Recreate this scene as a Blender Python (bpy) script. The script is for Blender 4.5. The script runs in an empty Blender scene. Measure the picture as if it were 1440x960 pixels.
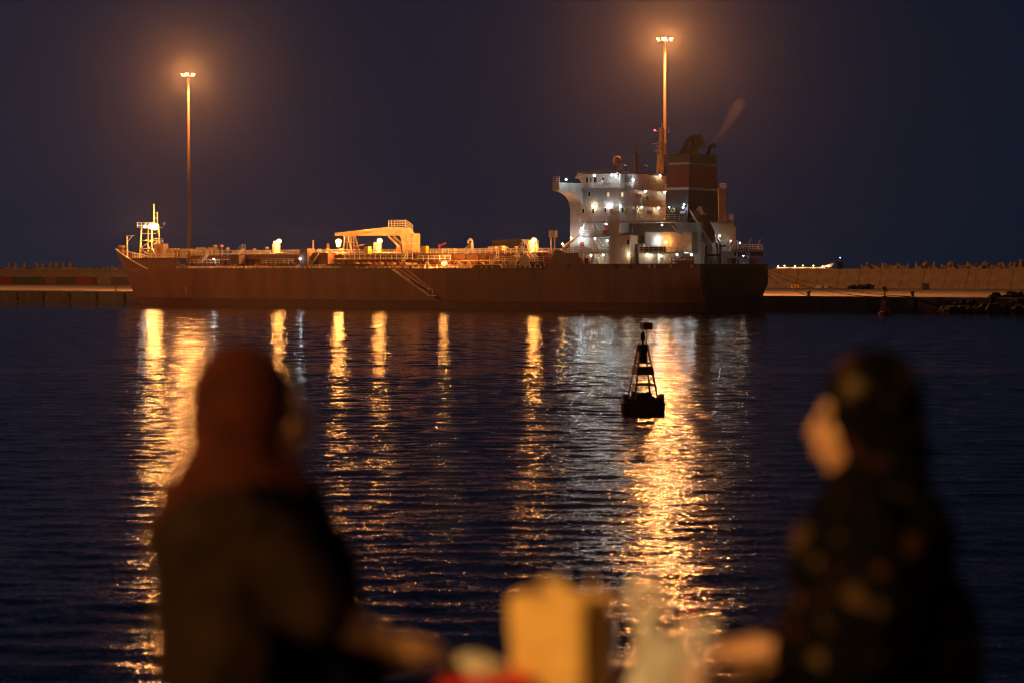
import bpy, math, random
from mathutils import Vector, Matrix
R = math.radians
random.seed(7)
sc = bpy.context.scene
col = sc.collection

# ------------------------------------------------------------------ camera
F, CAM_H, HOR = 3200.0, 7.5, 380.0          # focal length in photo pixels, eye height over the water, horizon row
PITCH = math.atan((480 - HOR) / F)
cam = bpy.data.objects.new('camera', bpy.data.cameras.new('camera')); col.objects.link(cam)
cam.location = (0, 0, CAM_H); cam.rotation_euler = (math.pi/2 - PITCH, 0, 0)
cam.data.sensor_width = 36; cam.data.lens = 36 * F / 1440
cam.data.clip_start = 0.1; cam.data.clip_end = 20000
cam.data.dof.use_dof = True; cam.data.dof.focus_distance = 380; cam.data.dof.aperture_fstop = 1.5
sc.camera = cam

# ------------------------------------------------------------------ sky: deep dusk, sun below the horizon
w = bpy.data.worlds.new('World'); sc.world = w; w.use_nodes = True
wn = w.node_tree.nodes; wl = w.node_tree.links
sky = wn.new('ShaderNodeTexSky'); sky.sky_type = 'NISHITA'; sky.sun_disc = False
sky.sun_elevation = R(-2.0); sky.sun_rotation = R(300); sky.air_density = 1.0; sky.dust_density = 0.8; sky.ozone_density = 2.6
tcw = wn.new('ShaderNodeTexCoord'); lift = wn.new('ShaderNodeVectorMath'); lift.operation = 'MULTIPLY_ADD'    # look a little above the murk at the horizon
lift.inputs[1].default_value = (1, 1, 0.7); lift.inputs[2].default_value = (0, 0, 0.3); wl.new(tcw.outputs['Generated'], lift.inputs[0]); wl.new(lift.outputs[0], sky.inputs['Vector'])
wl.new(sky.outputs[0], wn['Background'].inputs[0]); wn['Background'].inputs[1].default_value = 0.125

sc.view_settings.view_transform = 'Standard'; sc.view_settings.look = 'None'
sc.view_settings.exposure = 0; sc.view_settings.gamma = 1; sc.view_settings.use_curve_mapping = False
cy = sc.cycles
cy.use_denoising = True; cy.denoising_input_passes = 'RGB_ALBEDO_NORMAL'; cy.denoising_prefilter = 'ACCURATE'; cy.use_adaptive_sampling = False; cy.max_bounces = 5; cy.diffuse_bounces = 2; cy.glossy_bounces = 3; cy.transmission_bounces = 4
cy.volume_bounces = 0; cy.sample_clamp_indirect = 2; cy.sample_clamp_direct = 180; cy.filter_width = 1.1; cy.caustics_reflective = False; cy.caustics_refractive = False

# ------------------------------------------------------------------ ship frame and pixel helpers (a pixel gives a direction, a plane gives the distance)
TH = R(36)
FW = Vector((-math.cos(TH), math.sin(TH), 0)); PT = Vector((-math.sin(TH), -math.cos(TH), 0))
def ray(u, v):
    return Vector(((u-720)/F, math.cos(PITCH) + math.sin(PITCH)*(480-v)/F, -math.sin(PITCH) + math.cos(PITCH)*(480-v)/F))
CAM = Vector((0, 0, CAM_H))
def ground(u, v, z=0.0):
    d = ray(u, v); return CAM + d * ((z - CAM_H) / d.z)
def at_depth(u, v, D):
    d = ray(u, v); return CAM + d * (D / d.y)
HB = 11.25                                                   # half beam
SHIP = ground(985, 439.5) - PT*HB; SHIP.z = 0
def _loc(p): q = p - SHIP; return Vector((q.dot(FW), q.dot(PT), p.z))
def PY(u, v, Y):                                             # ship coordinates on a fore-and-aft plane
    d = ray(u, v); o = CAM - SHIP; t = (Y - o.dot(PT)) / d.dot(PT); return _loc(CAM + d*t)
def PX(u, v, X):                                             # ship coordinates on an athwartships plane
    d = ray(u, v); o = CAM - SHIP; t = (X - o.dot(FW)) / d.dot(FW); return _loc(CAM + d*t)
def from_ship(x, y, z=0): p = SHIP + FW*x + PT*y; return Vector((p.x, p.y, z))

# ------------------------------------------------------------------ materials
MATS = {}
def mat(name, color, rough=0.6, metal=0.0, var=0.0, scale=4.0, bump=0.0, color2=None, streak=False, spec=0.5, coords='Object'):
    m = bpy.data.materials.new(name); m.use_nodes = True; n = m.node_tree.nodes; l = m.node_tree.links
    b = n['Principled BSDF']; b.inputs['Roughness'].default_value = rough; b.inputs['Metallic'].default_value = metal
    b.inputs['Specular IOR Level'].default_value = spec
    c = (*color, 1); b.inputs['Base Color'].default_value = c
    if var > 0 or color2:
        tc = n.new('ShaderNodeTexCoord'); mp = n.new('ShaderNodeMapping'); l.new(tc.outputs[coords], mp.inputs[0])
        if streak: mp.inputs['Scale'].default_value = (1, 1, 0.25)
        nz = n.new('ShaderNodeTexNoise'); nz.inputs['Scale'].default_value = scale; nz.inputs['Detail'].default_value = 6; nz.inputs['Roughness'].default_value = 0.65
        l.new(mp.outputs[0], nz.inputs['Vector'])
        rp = n.new('ShaderNodeValToRGB'); rp.color_ramp.elements[0].position = 0.36; rp.color_ramp.elements[1].position = 0.66
        c2 = color2 or tuple(x*(1-var) for x in color)
        rp.color_ramp.elements[0].color = (*c2, 1); rp.color_ramp.elements[1].color = c
        l.new(nz.outputs['Fac'], rp.inputs[0]); l.new(rp.outputs[0], b.inputs['Base Color'])
        if bump:
            bp = n.new('ShaderNodeBump'); bp.inputs['Strength'].default_value = bump; bp.inputs['Distance'].default_value = 0.05
            l.new(nz.outputs['Fac'], bp.inputs['Height']); l.new(bp.outputs[0], b.inputs['Normal'])
    MATS[name] = m; return m
def emit(name, color, strength):
    m = bpy.data.materials.new(name); m.use_nodes = True; n = m.node_tree.nodes; l = m.node_tree.links
    n.remove(n['Principled BSDF']); e = n.new('ShaderNodeEmission'); e.inputs[0].default_value = (*color, 1); e.inputs[1].default_value = strength
    l.new(e.outputs[0], n['Material Output'].inputs[0]); MATS[name] = m; LAMP[name] = (color, strength)
    if strength > 5: e.inputs[1].default_value = min(strength, 30); m.cycles.emission_sampling = 'NONE'      # the lamp's own light object does the lighting
    return m
LAMP = {}
def point(name, p, kind, r, parent):
    c, L = LAMP[kind]; d = bpy.data.lights.new(name, 'POINT'); d.color = c; d.shadow_soft_size = r; d.energy = L*4*math.pi**2*r*r
    o = bpy.data.objects.new(name, d); col.objects.link(o); o.parent = parent; o.location = p; return o

SODIUM = (1.0, 0.34, 0.085)
mat('hull', (0.21, 0.075, 0.04), 0.55, var=0.0, scale=0.22, color2=(0.12, 0.042, 0.026), streak=True)
mat('boot', (0.10, 0.025, 0.02), 0.6, scale=0.8, color2=(0.06, 0.018, 0.014))
mat('transom', (0.014, 0.010, 0.010), 0.7, scale=0.5, color2=(0.022, 0.010, 0.009), spec=0.2)  # much darker than the side plating: shade on the stern put into colour
mat('deck', (0.22, 0.085, 0.05), 0.7, scale=1.2, color2=(0.14, 0.05, 0.03))
mat('white', (0.62, 0.60, 0.56), 0.5, scale=0.7, color2=(0.45, 0.42, 0.38), streak=True)
mat('cream', (0.62, 0.54, 0.40), 0.5, scale=1.5, color2=(0.50, 0.40, 0.27))
mat('rail', (0.75, 0.70, 0.60), 0.5)
mat('cap', (0.8, 0.76, 0.7), 0.5)
mat('beige', (0.60, 0.46, 0.28), 0.55, scale=1.0, color2=(0.45, 0.30, 0.16))
mat('redpaint', (0.42, 0.05, 0.03), 0.5, scale=2, color2=(0.30, 0.04, 0.03))
mat('yellowpaint', (0.75, 0.50, 0.04), 0.5, var=0.2)
mat('dark', (0.03, 0.03, 0.035), 0.6)
mat('black', (0.012, 0.012, 0.013), 0.6)
mat('roofbrown', (0.12, 0.06, 0.05), 0.7, var=0.3)
mat('fun_red', (0.20, 0.006, 0.012), 0.5, var=0.25, scale=0.6)
mat('fun_white', (0.6, 0.6, 0.6), 0.5, var=0.2)
mat('fun_blue', (0.014, 0.022, 0.07), 0.5, var=0.2)
mat('fun_teal', (0.018, 0.034, 0.044), 0.5, var=0.25, scale=0.6)
mat('glass', (0.015, 0.02, 0.025), 0.08)
mat('lifeboat', (0.50, 0.10, 0.025), 0.45, var=0.2)
mat('orange', (0.7, 0.2, 0.03), 0.5, var=0.2)
mat('galv', (0.40, 0.38, 0.35), 0.5, metal=0.3, var=0.3)
mat('pole_paint', (0.07, 0.04, 0.02), 0.6, var=0.3, spec=0.2)
mat('concrete', (0.36, 0.33, 0.29), 0.85, scale=0.6, color2=(0.24, 0.215, 0.19), bump=0.3)
mat('panel', (0.27, 0.22, 0.165), 0.85, scale=0.35, color2=(0.17, 0.135, 0.10), bump=0.3)
mat('quay_face', (0.10, 0.09, 0.08), 0.85, scale=0.4, color2=(0.05, 0.045, 0.04))
mat('apron', (0.34, 0.30, 0.25), 0.8, scale=0.06, color2=(0.22, 0.19, 0.155))
mat('armour', (0.32, 0.26, 0.20), 0.9, scale=0.8, color2=(0.18, 0.145, 0.11), bump=0.4)
mat('rock', (0.028, 0.025, 0.022), 0.9, scale=0.5, color2=(0.014, 0.012, 0.011), bump=0.4, spec=0.2)
mat('cont_red', (0.22, 0.045, 0.03), 0.6, var=0.35, scale=0.8)
mat('cont_dark', (0.09, 0.07, 0.055), 0.6, var=0.35, scale=0.8)
mat('cont_green', (0.06, 0.08, 0.055), 0.6, var=0.35, scale=0.8)
mat('cont_brown', (0.22, 0.12, 0.07), 0.6, var=0.35, scale=0.8)
mat('rope', (0.05, 0.045, 0.04), 0.9)
mat('buoy_red', (0.34, 0.08, 0.05), 0.6, scale=2.5, color2=(0.18, 0.045, 0.03))
mat('smokestack', (0.0025, 0.002, 0.002), 1.0, spec=0.0)
emit('lamp_white', (0.84, 0.94, 1.0), 260)
emit('lamp_soft', (1.0, 0.88, 0.60), 240)
emit('lamp_warm', (1.0, 0.38, 0.08), 2200)
emit('lamp_warm_small', (1.0, 0.42, 0.11), 600)
emit('lamp_flood', (1.0, 0.42, 0.10), 2200)
emit('lamp_mast', SODIUM, 16500)
emit('lamp_red', (1.0, 0.03, 0.03), 60)
emit('window_lit', (1.0, 0.85, 0.5), 0.9)
emit('lamp_far', (1.0, 0.55, 0.2), 60)

# ------------------------------------------------------------------ mesh builder
class MB:
    def __init__(s): s.v = []; s.f = []; s.m = []
    def add(s, vs, fs, mi=0):
        o = len(s.v); s.v += [tuple(p) for p in vs]; s.f += [tuple(i+o for i in f) for f in fs]; s.m += [mi]*len(fs); return s
    def box(s, x0, x1, y0, y1, z0, z1, mi=0):
        vs = [(x, y, z) for z in (z0, z1) for y in (y0, y1) for x in (x0, x1)]
        return s.add(vs, [(0,2,3,1), (4,5,7,6), (0,1,5,4), (1,3,7,5), (3,2,6,7), (2,0,4,6)], mi)
    def tube(s, a, b, r, r2=None, n=8, mi=0):
        a = Vector(a); b = Vector(b); d = b - a
        if d.length < 1e-6: return s
        d.normalize(); r2 = r if r2 is None else r2
        p = d.orthogonal().normalized(); q = d.cross(p); vs = []
        for c, rr in ((a, r), (b, r2)):
            for i in range(n):
                t = 2*math.pi*(i+0.5)/n; vs.append(c + (p*math.cos(t) + q*math.sin(t))*rr)
        fs = [(i, (i+1) % n, n+(i+1) % n, n+i) for i in range(n)] + [tuple(reversed(range(n))), tuple(range(n, 2*n))]
        return s.add(vs, fs, mi)
    def bar(s, a, b, wd, ht=None, up=(0,0,1), mi=0):
        a = Vector(a); b = Vector(b); ht = ht or wd; d = (b-a).normalized(); up = Vector(up)
        if abs(d.dot(up)) > 0.98: up = Vector((1, 0, 0)) if abs(d.x) < 0.9 else Vector((0, 1, 0))
        sd = d.cross(up).normalized(); u2 = sd.cross(d)
        vs = [c + sd*i*wd/2 + u2*j*ht/2 for c in (a, b) for i, j in ((-1,-1), (1,-1), (1,1), (-1,1))]
        return s.add(vs, [(0,1,2,3), (7,6,5,4), (0,4,5,1), (1,5,6,2), (2,6,7,3), (3,7,4,0)], mi)
    def prism(s, pts, off, mi=0):
        off = Vector(off); n = len(pts); P = [Vector(p) for p in pts]
        vs = P + [p + off for p in P]
        fs = [tuple(range(n)), tuple(reversed(range(n, 2*n)))] + [(i, n+i, n+(i+1) % n, (i+1) % n) for i in range(n)]
        return s.add(vs, fs, mi)
    def ball(s, c, r, n=8, k=6, mi=0):
        if not hasattr(r, '__len__'): r = (r, r, r)
        vs = [(c[0], c[1], c[2]-r[2])]
        for j in range(1, k):
            ph = math.pi*j/k - math.pi/2
            for i in range(n):
                t = 2*math.pi*i/n; vs.append((c[0]+r[0]*math.cos(ph)*math.cos(t), c[1]+r[1]*math.cos(ph)*math.sin(t), c[2]+r[2]*math.sin(ph)))
        vs.append((c[0], c[1], c[2]+r[2])); fs = []
        for i in range(n): fs.append((0, 1+(i+1) % n, 1+i)); fs.append((len(vs)-1, 1+(k-2)*n+i, 1+(k-2)*n+(i+1) % n))
        for j in range(k-2):
            for i in range(n): a = 1+j*n+i; b = 1+j*n+(i+1) % n; fs.append((a, b, b+n, a+n))
        return s.add(vs, fs, mi)
    def lathe(s, prof, c=(0,0,0), n=16, mi=0):
        vs = []; k = len(prof)
        for r, z in prof:
            for i in range(n): t = 2*math.pi*i/n; vs.append((c[0]+r*math.cos(t), c[1]+r*math.sin(t), c[2]+z))
        fs = [(j*n+i, j*n+(i+1) % n, (j+1)*n+(i+1) % n, (j+1)*n+i) for j in range(k-1) for i in range(n)]
        fs += [tuple(reversed(range(n))), tuple(range((k-1)*n, k*n))]
        return s.add(vs, fs, mi)
    def path(s, pts, r, n=6, mi=0):
        for a, b in zip(pts[:-1], pts[1:]): s.tube(a, b, r, n=n, mi=mi)
        return s
    def build(s, name, mats, parent=None, smooth=False):
        me = bpy.data.meshes.new(name); me.from_pydata(s.v, [], s.f)
        for m in (mats if isinstance(mats, (list, tuple)) else [mats]): me.materials.append(MATS[m])
        me.polygons.foreach_set('material_index', s.m)
        if smooth: me.polygons.foreach_set('use_smooth', [True]*len(s.f))
        me.update(); o = bpy.data.objects.new(name, me); col.objects.link(o)
        if parent: o.parent = parent
        return o
def empty(name, loc=(0,0,0), rz=0.0):
    o = bpy.data.objects.new(name, None); col.objects.link(o); o.location = loc; o.rotation_euler = (0, 0, rz); o.empty_display_size = 0.5; return o
def tag(o, label=None, cat=None, group=None, kind=None):
    if label: o['label'] = label
    if cat: o['category'] = cat
    if group: o['group'] = group
    if kind: o['kind'] = kind
    return o
def copy_tree(o, parent=None):
    c = o.copy(); col.objects.link(c); c.parent = parent
    for ch in list(o.children): copy_tree(ch, c)
    return c

# ================================================================== THE SETTING
# ---- water
def water_material():
    m = bpy.data.materials.new('water'); m.use_nodes = True; n = m.node_tree.nodes; l = m.node_tree.links
    b = n['Principled BSDF']; b.inputs['Base Color'].default_value = (0.0015, 0.003, 0.007, 1); b.inputs['IOR'].default_value = 1.33
    b.inputs['Roughness'].default_value = 0.06
    geo = n.new('ShaderNodeNewGeometry'); acc = None
    # facet slopes from layered noise: long low swell, wind waves, ripples; crests run across the fairway
    for scale, amp, det, st in ((2.4, 0.12, 0.0, 0.5), (7.0, 0.24, 2.0, 0.6), (17.0, 0.20, 1.0, 0.7)):
        mp = n.new('ShaderNodeMapping'); mp.inputs['Scale'].default_value = (st, 1, 1); mp.inputs['Rotation'].default_value = (0, 0, R(random.uniform(-14, 14)))
        mp.inputs['Location'].default_value = (random.uniform(0, 99), random.uniform(0, 99), 0)
        l.new(geo.outputs['Position'], mp.inputs[0])
        nz = n.new('ShaderNodeTexNoise'); nz.noise_dimensions = '2D'; nz.inputs['Scale'].default_value = scale; nz.inputs['Detail'].default_value = det; l.new(mp.outputs[0], nz.inputs['Vector'])
        sb = n.new('ShaderNodeVectorMath'); sb.operation = 'SUBTRACT'; l.new(nz.outputs['Color'], sb.inputs[0]); sb.inputs[1].default_value = (0.5, 0.5, 0.5)
        ml = n.new('ShaderNodeVectorMath'); ml.operation = 'MULTIPLY'; l.new(sb.outputs[0], ml.inputs[0]); ml.inputs[1].default_value = (amp*0.9, amp, 0)
        if scale > 1:
            gn = n.new('ShaderNodeTexNoise'); gn.noise_dimensions = '2D'; gn.inputs['Scale'].default_value = 0.035; gn.inputs['Detail'].default_value = 2; l.new(mp.outputs[0], gn.inputs['Vector'])
            gm = n.new('ShaderNodeMapRange'); gm.inputs[1].default_value = .3; gm.inputs[2].default_value = .7; gm.inputs[3].default_value = .55; gm.inputs[4].default_value = 1.35; l.new(gn.outputs['Fac'], gm.inputs[0])
            gs = n.new('ShaderNodeVectorMath'); gs.operation = 'SCALE'; l.new(ml.outputs[0], gs.inputs[0]); l.new(gm.outputs[0], gs.inputs['Scale']); ml = gs
        if acc is None: acc = ml
        else:
            ad = n.new('ShaderNodeVectorMath'); ad.operation = 'ADD'; l.new(acc.outputs[0], ad.inputs[0]); l.new(ml.outputs[0], ad.inputs[1]); acc = ad
    ad = n.new('ShaderNodeVectorMath'); ad.operation = 'ADD'; l.new(acc.outputs[0], ad.inputs[0]); l.new(geo.outputs['Normal'], ad.inputs[1])
    no = n.new('ShaderNodeVectorMath'); no.operation = 'NORMALIZE'; l.new(ad.outputs[0], no.inputs[0]); l.new(no.outputs[0], b.inputs['Normal'])
    MATS['water'] = m
water_material()
import numpy as np
def water_mesh():
    rng = np.random.default_rng(5); V = []; Fc = []; off = 0
    lam = np.exp(rng.uniform(math.log(0.9), math.log(9.0), 46)); ang = rng.normal(0, .55, 46) + math.pi/2 + .25; kk = 2*math.pi/lam
    amp = 0.0105*lam/2/math.pi*np.where(lam > 2.6, .34, 1.1)*rng.uniform(.5, 1.3, 46)*math.sqrt(2); ph = rng.uniform(0, 6.28, 46)
    # (x0, x1, dx, y0, y1, dy): finer grids near the shore, all edges flat so that they meet
    for x0, x1, dx, y0, y1, dy in ((-58, 58, .32, 5.2, 170.2, .21), (-112, 112, .62, 170.2, 440.2, .42)):
        nx = int(round((x1-x0)/dx))+1; ny = int(round((y1-y0)/dy))+1
        X, Y = np.meshgrid(np.linspace(x0, x1, nx), np.linspace(y0, y1, ny)); Z = np.zeros_like(X)
        for a, k, t, p_ in zip(amp, kk, ang, ph):
            if 2*math.pi/k < 3.2*dy: continue
            Z += a*np.sin(k*(X*math.cos(t) + Y*math.sin(t)) + p_)
        Z += .05*np.sin(.013*X+1)*np.sin(.021*Y) * 0
        e = np.minimum.reduce([X-x0, x1-X, Y-y0, y1-Y]); Z *= np.clip(e/6.0, 0, 1)
        V.append(np.stack([X.ravel(), Y.ravel(), Z.ravel()], 1)); idx = np.arange(nx*ny).reshape(ny, nx) + off
        Fc.append(np.stack([idx[:-1, :-1].ravel(), idx[:-1, 1:].ravel(), idx[1:, 1:].ravel(), idx[1:, :-1].ravel()], 1)); off += nx*ny
    B = 2400
    for x0, x1, y0, y1 in ((-B, -58, 5.2, 170.2), (58, B, 5.2, 170.2), (-B, -112, 170.2, 440.2), (112, B, 170.2, 440.2), (-B, B, 440.2, 3000)):
        V.append(np.array([(x0, y0, 0), (x1, y0, 0), (x1, y1, 0), (x0, y1, 0)], float)); Fc.append(np.arange(4)[None] + off); off += 4
    V = np.concatenate(V); Fc = np.concatenate(Fc); me = bpy.data.meshes.new('water')
    me.vertices.add(len(V)); me.vertices.foreach_set('co', V.ravel()); me.loops.add(Fc.size); me.loops.foreach_set('vertex_index', Fc.ravel().astype(np.int32)); me.polygons.add(len(Fc)); me.polygons.foreach_set('loop_start', np.arange(0, Fc.size, 4, dtype=np.int32))
    me.update(calc_edges=True); me.polygons.foreach_set('use_smooth', np.ones(len(Fc), bool)); me.materials.append(MATS['water']); o = bpy.data.objects.new('water', me); col.objects.link(o); return o
tag(water_mesh(), kind='structure')

# ---- quay (a long pier behind the ship) in ship coordinates
QE, QH = -12.6, 2.5                                          # quay edge, quay height
quay = empty('quay', SHIP, math.pi-TH); tag(quay, kind='structure')
MB().box(-330, 490, -215, QE-0.6, -1.2, QH).build('apron', 'apron', quay)
MB().box(-330, 490, QE-0.6, QE, -1.2, QH+0.004).build('quay_face', 'quay_face', quay)
m = MB()
for x in range(-120, 320, 9): m.box(x, x+0.5, QE, QE+0.45, 0.3, 2.2)
m.build('fender', 'black', quay)
m = MB()
for x in range(-330, 490, 6): m.box(x, x+5.9, QE-0.55, QE-0.1, QH+0.004, QH+0.22)
m.build('kerb', 'concrete', quay)

# ---- breakwater wave wall of slanted concrete panels
wall = empty('breakwater_wall', SHIP, math.pi-TH)
tag(wall, 'long sloping concrete wave wall of joined panels behind the quay', 'breakwater wall')
WY, WT = -203.0, 7.85
PW = 6.4
pm = MB().prism([(0.05, 0, QH), (PW-0.05, 0, QH), (PW-0.05, -1.9, WT-0.9), (0.05, -1.9, WT-0.9)], (0, -2.2, 0))
pm.box(0.04, PW-0.04, -2.6, -1.72, WT-0.9, WT)
p0 = pm.build('wall_panel', 'panel', wall)
first = True
for i in range(88):
    x = -112 + i*PW
    o = p0 if first else p0.copy()
    if not first: col.objects.link(o); o.parent = wall
    first = False; o.location = (x, WY + random.uniform(-0.06, 0.06), 0)
MB().box(-330, 490, WY-6, WY-2.3, QH-1, WT-0.5).build('wall_core', 'concrete', wall)

# ---- breakwater armour units: tetrapods
def tetrapod_mesh():
    m = MB(); L = 1.75
    for d in ((0,0,1), (0.943,0,-0.333), (-0.471,0.816,-0.333), (-0.471,-0.816,-0.333)):
        m.tube((0,0,0), Vector(d)*L, 0.62, 0.40, n=8)
    m.ball((0,0,0), 0.72, n=8, k=5)
    return m
tp0 = None
def tetrapod(p, s, rz, tilt, label, group):
    global tp0
    if tp0 is None: tp0 = tetrapod_mesh().build('tetrapod', 'armour'); o = tp0
    else: o = tp0.copy(); col.objects.link(o)
    o.location = p; o.scale = (s, s, s); o.rotation_euler = (tilt[0], tilt[1], rz); tag(o, label, 'tetrapod', group)
def wall_pt(u, v, y=WY-4.5): q = PY(u, v, y); return from_ship(q.x, q.y, q.z)
lab_l = 'pale concrete tetrapod standing upright in a row above the stacked containers'
for u, s in ((13, 1.0), (22, 1.0), (35, 1.05), (52, 1.05), (61, .95), (71, 1.05), (80, 1.05), (89, 1.0), (99, 1.1)):
    tetrapod(wall_pt(u, 377.5), s*1.25, random.uniform(0, 6), (0, 0), lab_l, 'tetrapods above the containers')
for u, s in ((5, .8), (108, .95), (115, .8), (122, .85), (129, .75), (139, .8), (147, .85), (154, .95), (160, 1.2), (166, 1.25)):
    tetrapod(wall_pt(u, 380.5), s*1.05, random.uniform(0, 6), (random.uniform(1, 2.4), random.uniform(0, 2)), 'toppled concrete tetrapod lying on the breakwater behind the bow', 'tumbled tetrapods behind the bow')
lab_r = 'dim concrete tetrapod heaped behind the wave wall past the stern'
for u, s in ((1213, .6), (1222, 1.05), (1232, .85), (1242, .8), (1250, .9), (1259, .95), (1268, .75), (1276, .7), (1290, .85), (1304, 1.3), (1313, .9), (1333, 1.1), (1341, .8), (1352, .75), (1361, .9), (1369, 1.0), (1381, 1.1), (1390, .8), (1402, .95), (1411, .8), (1419, .9), (1428, 1.0), (1436, 1.25)):
    tetrapod(wall_pt(u, 377), s*1.05, random.uniform(0, 6), (random.uniform(0, 3), random.uniform(0, 1)), lab_r, 'tetrapods behind the wave wall')

# ---- left jetty carrying the next light mast, out of frame, and rocks at the right
jet = empty('jetty', (-165, 480, 0)); tag(jet, kind='structure')
MB().box(-12, 12, -110, 140, -1.2, 2.44).build('jetty_deck', 'apron', jet)
def rock(m, c, r):
    vs = []; n, k = 7, 5; base = len(m.v); m.ball(c, (r*random.uniform(.8,1.3), r*random.uniform(.8,1.3), r*random.uniform(.6,.95)), n=n, k=k)
    for i in range(base, len(m.v)):
        p = Vector(m.v[i]) - Vector(c); m.v[i] = tuple(Vector(c) + p*random.uniform(0.75, 1.2))
m = MB()
for i in range(330):
    x = random.uniform(-110, -36); t = min(1, max(0, (-x-38)/30)); hgt = 0.5 + 4.4*t**.9
    y = random.uniform(QE-9*t-1, QE+3.2); f = 1 - max(0, (y-QE+1))/4.4
    rock(m, (x, y, max(-0.2, hgt*f*random.uniform(0.55, 1.0)) + (0.2 if y > QE else 1.2)), random.uniform(0.6, 1.3))
ro = m.build('rock_mound', 'rock'); ro.location = SHIP; ro.rotation_euler = (0, 0, math.pi-TH)
tag(ro, 'black mound of rubble boulders along the quay edge', 'rocks', kind='stuff')

# ---- high mast lights
def high_mast(base, top, label):
    r = empty('high_mast_light', base); tag(r, label, 'light mast', 'high masts lighting the quay')
    h = top - base[2]
    MB().box(-0.9, 0.9, -0.9, 0.9, 0.0, 0.5).build('footing', 'concrete', r)
    MB().tube((0, 0, 0.5), (0, 0, h), 0.46, 0.24, n=12).build('pole', 'pole_paint', r, True)
    m = MB()
    for i in range(16):
        a, b = 2*math.pi*i/16, 2*math.pi*(i+1)/16
        m.tube((1.15*math.cos(a), 1.15*math.sin(a), h), (1.15*math.cos(b), 1.15*math.sin(b), h), 0.07, n=6)
    for i in range(4): a = math.pi*i/2; m.bar((0, 0, h), (1.15*math.cos(a), 1.15*math.sin(a), h), 0.1)
    m.build('lamp_ring', 'pole_paint', r)
    for i in range(6):
        a = 2*math.pi*(i+0.25)/6 + 0.1; d = Vector((math.cos(a), math.sin(a), 0)); s = Vector((-d.y, d.x, 0)); c = d*1.45 + Vector((0, 0, h-0.1))
        nrm = (d*0.85 + Vector((0, 0, -0.52))).normalized(); up = s.cross(nrm).normalized()
        if up.z < 0: up = -up
        q = [c + s*i_*0.46 + up*j_*0.33 + nrm*0.12 for i_, j_ in ((-1,-1), (1,-1), (1,1), (-1,1))]
        bk = [c + s*i_*0.3 + up*j_*0.22 - nrm*0.22 for i_, j_ in ((-1,-1), (1,-1), (1,1), (-1,1))]
        m = MB(); m.add(q + bk, [(4,7,6,5), (0,1,5,4), (1,2,6,5), (2,3,7,6), (3,0,4,7)], 0)
        fl = m.build('floodlight', 'galv', r)
        q2 = [p - nrm*0.01 for p in q]; e = MB().add(q2, [(0,1,2,3)], 0)
        if (q2[1]-q2[0]).cross(q2[2]-q2[1]).dot(nrm) < 0: e.f = [(3,2,1,0)]
        e.build('lamp_face', 'lamp_mast', fl)
        c_, L_ = LAMP['lamp_mast']; ld = bpy.data.lights.new('lamp_light', 'AREA'); ld.shape = 'RECTANGLE'; ld.size = .92; ld.size_y = .66; ld.color = c_; ld.energy = L_*math.pi*.92*.66
        lo = bpy.data.objects.new('lamp_light', ld); col.objects.link(lo); lo.parent = fl; ctr = c + nrm*.13
        lo.matrix_local = Matrix.Translation(ctr) @ Matrix((s, nrm.cross(s)*-1, -nrm)).transposed().to_4x4()
    return r
q = PY(265, 105, -32); high_mast(from_ship(q.x, q.y, QH), q.z, 'tall slim floodlight mast rising behind the bow of the tanker')
q = PY(935, 55, -32); high_mast(from_ship(q.x, q.y, QH), q.z, 'tall slim floodlight mast rising behind the bridge of the tanker')
high_mast(from_ship(335, -32, QH), 56, 'tall slim floodlight mast on the quay far ahead of the bow')
high_mast(Vector((-165, 415, 2.44)), 54, 'tall slim floodlight mast on the side jetty away from the tanker')

# ---- containers on the left of the quay
def container(u0, u1, y, matn, label, hgt=2.6, zb=QH, group=None):
    a = PY(u0, 401, y); b = PY(u1, 401, y); L = abs(a.x-b.x); x0 = min(a.x, b.x)
    r = empty('shipping_container', from_ship(x0, y, zb), math.pi-TH); tag(r, label, 'container', group)
    m = MB(); m.box(0.05, L-0.05, -2.4, -0.06, 0.06, hgt-0.05)
    k = int(L/0.5)
    for i in range(k): x = 0.2 + (L-0.4)*(i+0.5)/k; m.box(x-0.11, x+0.11, -0.06, -0.015, 0.22, hgt-0.2)
    m.build('side_wall', matn, r)
    m = MB()
    for x in (0, L-0.16):
        for yy in (-2.44, -0.14): m.box(x, x+0.16, yy, yy+0.16, 0.16, hgt-0.14)
    for z in (0, hgt-0.14):
        for yy in (-2.44, -0.14): m.box(0, L, yy, yy+0.155, z, z+0.14)
    m.build('frame', matn, r)
    d = MB(); d.box(-0.06, 0.0, -2.2, -1.24, 0.2, hgt-0.2); d.box(-0.06, 0.0, -1.18, -0.2, 0.2, hgt-0.2); d.build('door', matn, r)
    d = MB()
    for yy in (-1.9, -1.45, -0.95, -0.5): d.tube((-0.1, yy, 0.2), (-0.1, yy, hgt-0.2), 0.03, n=5)
    d.build('lock_rod', 'galv', r)
CY = -190
container(-14, 17, CY, 'cont_red', 'dull red shipping container in the quay row beside the dark green one')
container(17.6, 53, CY, 'cont_green', 'dark green long shipping container standing on the quay')
container(54, 79, CY-4, 'cont_brown', 'pale brown shipping container set back between green and red ones')
container(80, 106, CY, 'cont_dark', 'dark maroon shipping container beside the bright red one')
container(106.6, 129, CY, 'cont_red', 'bright red shipping container at the end of the row')
container(156, 184, CY+10, 'cont_dark', 'dark grey shipping container standing behind the bow of the tanker')

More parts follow.
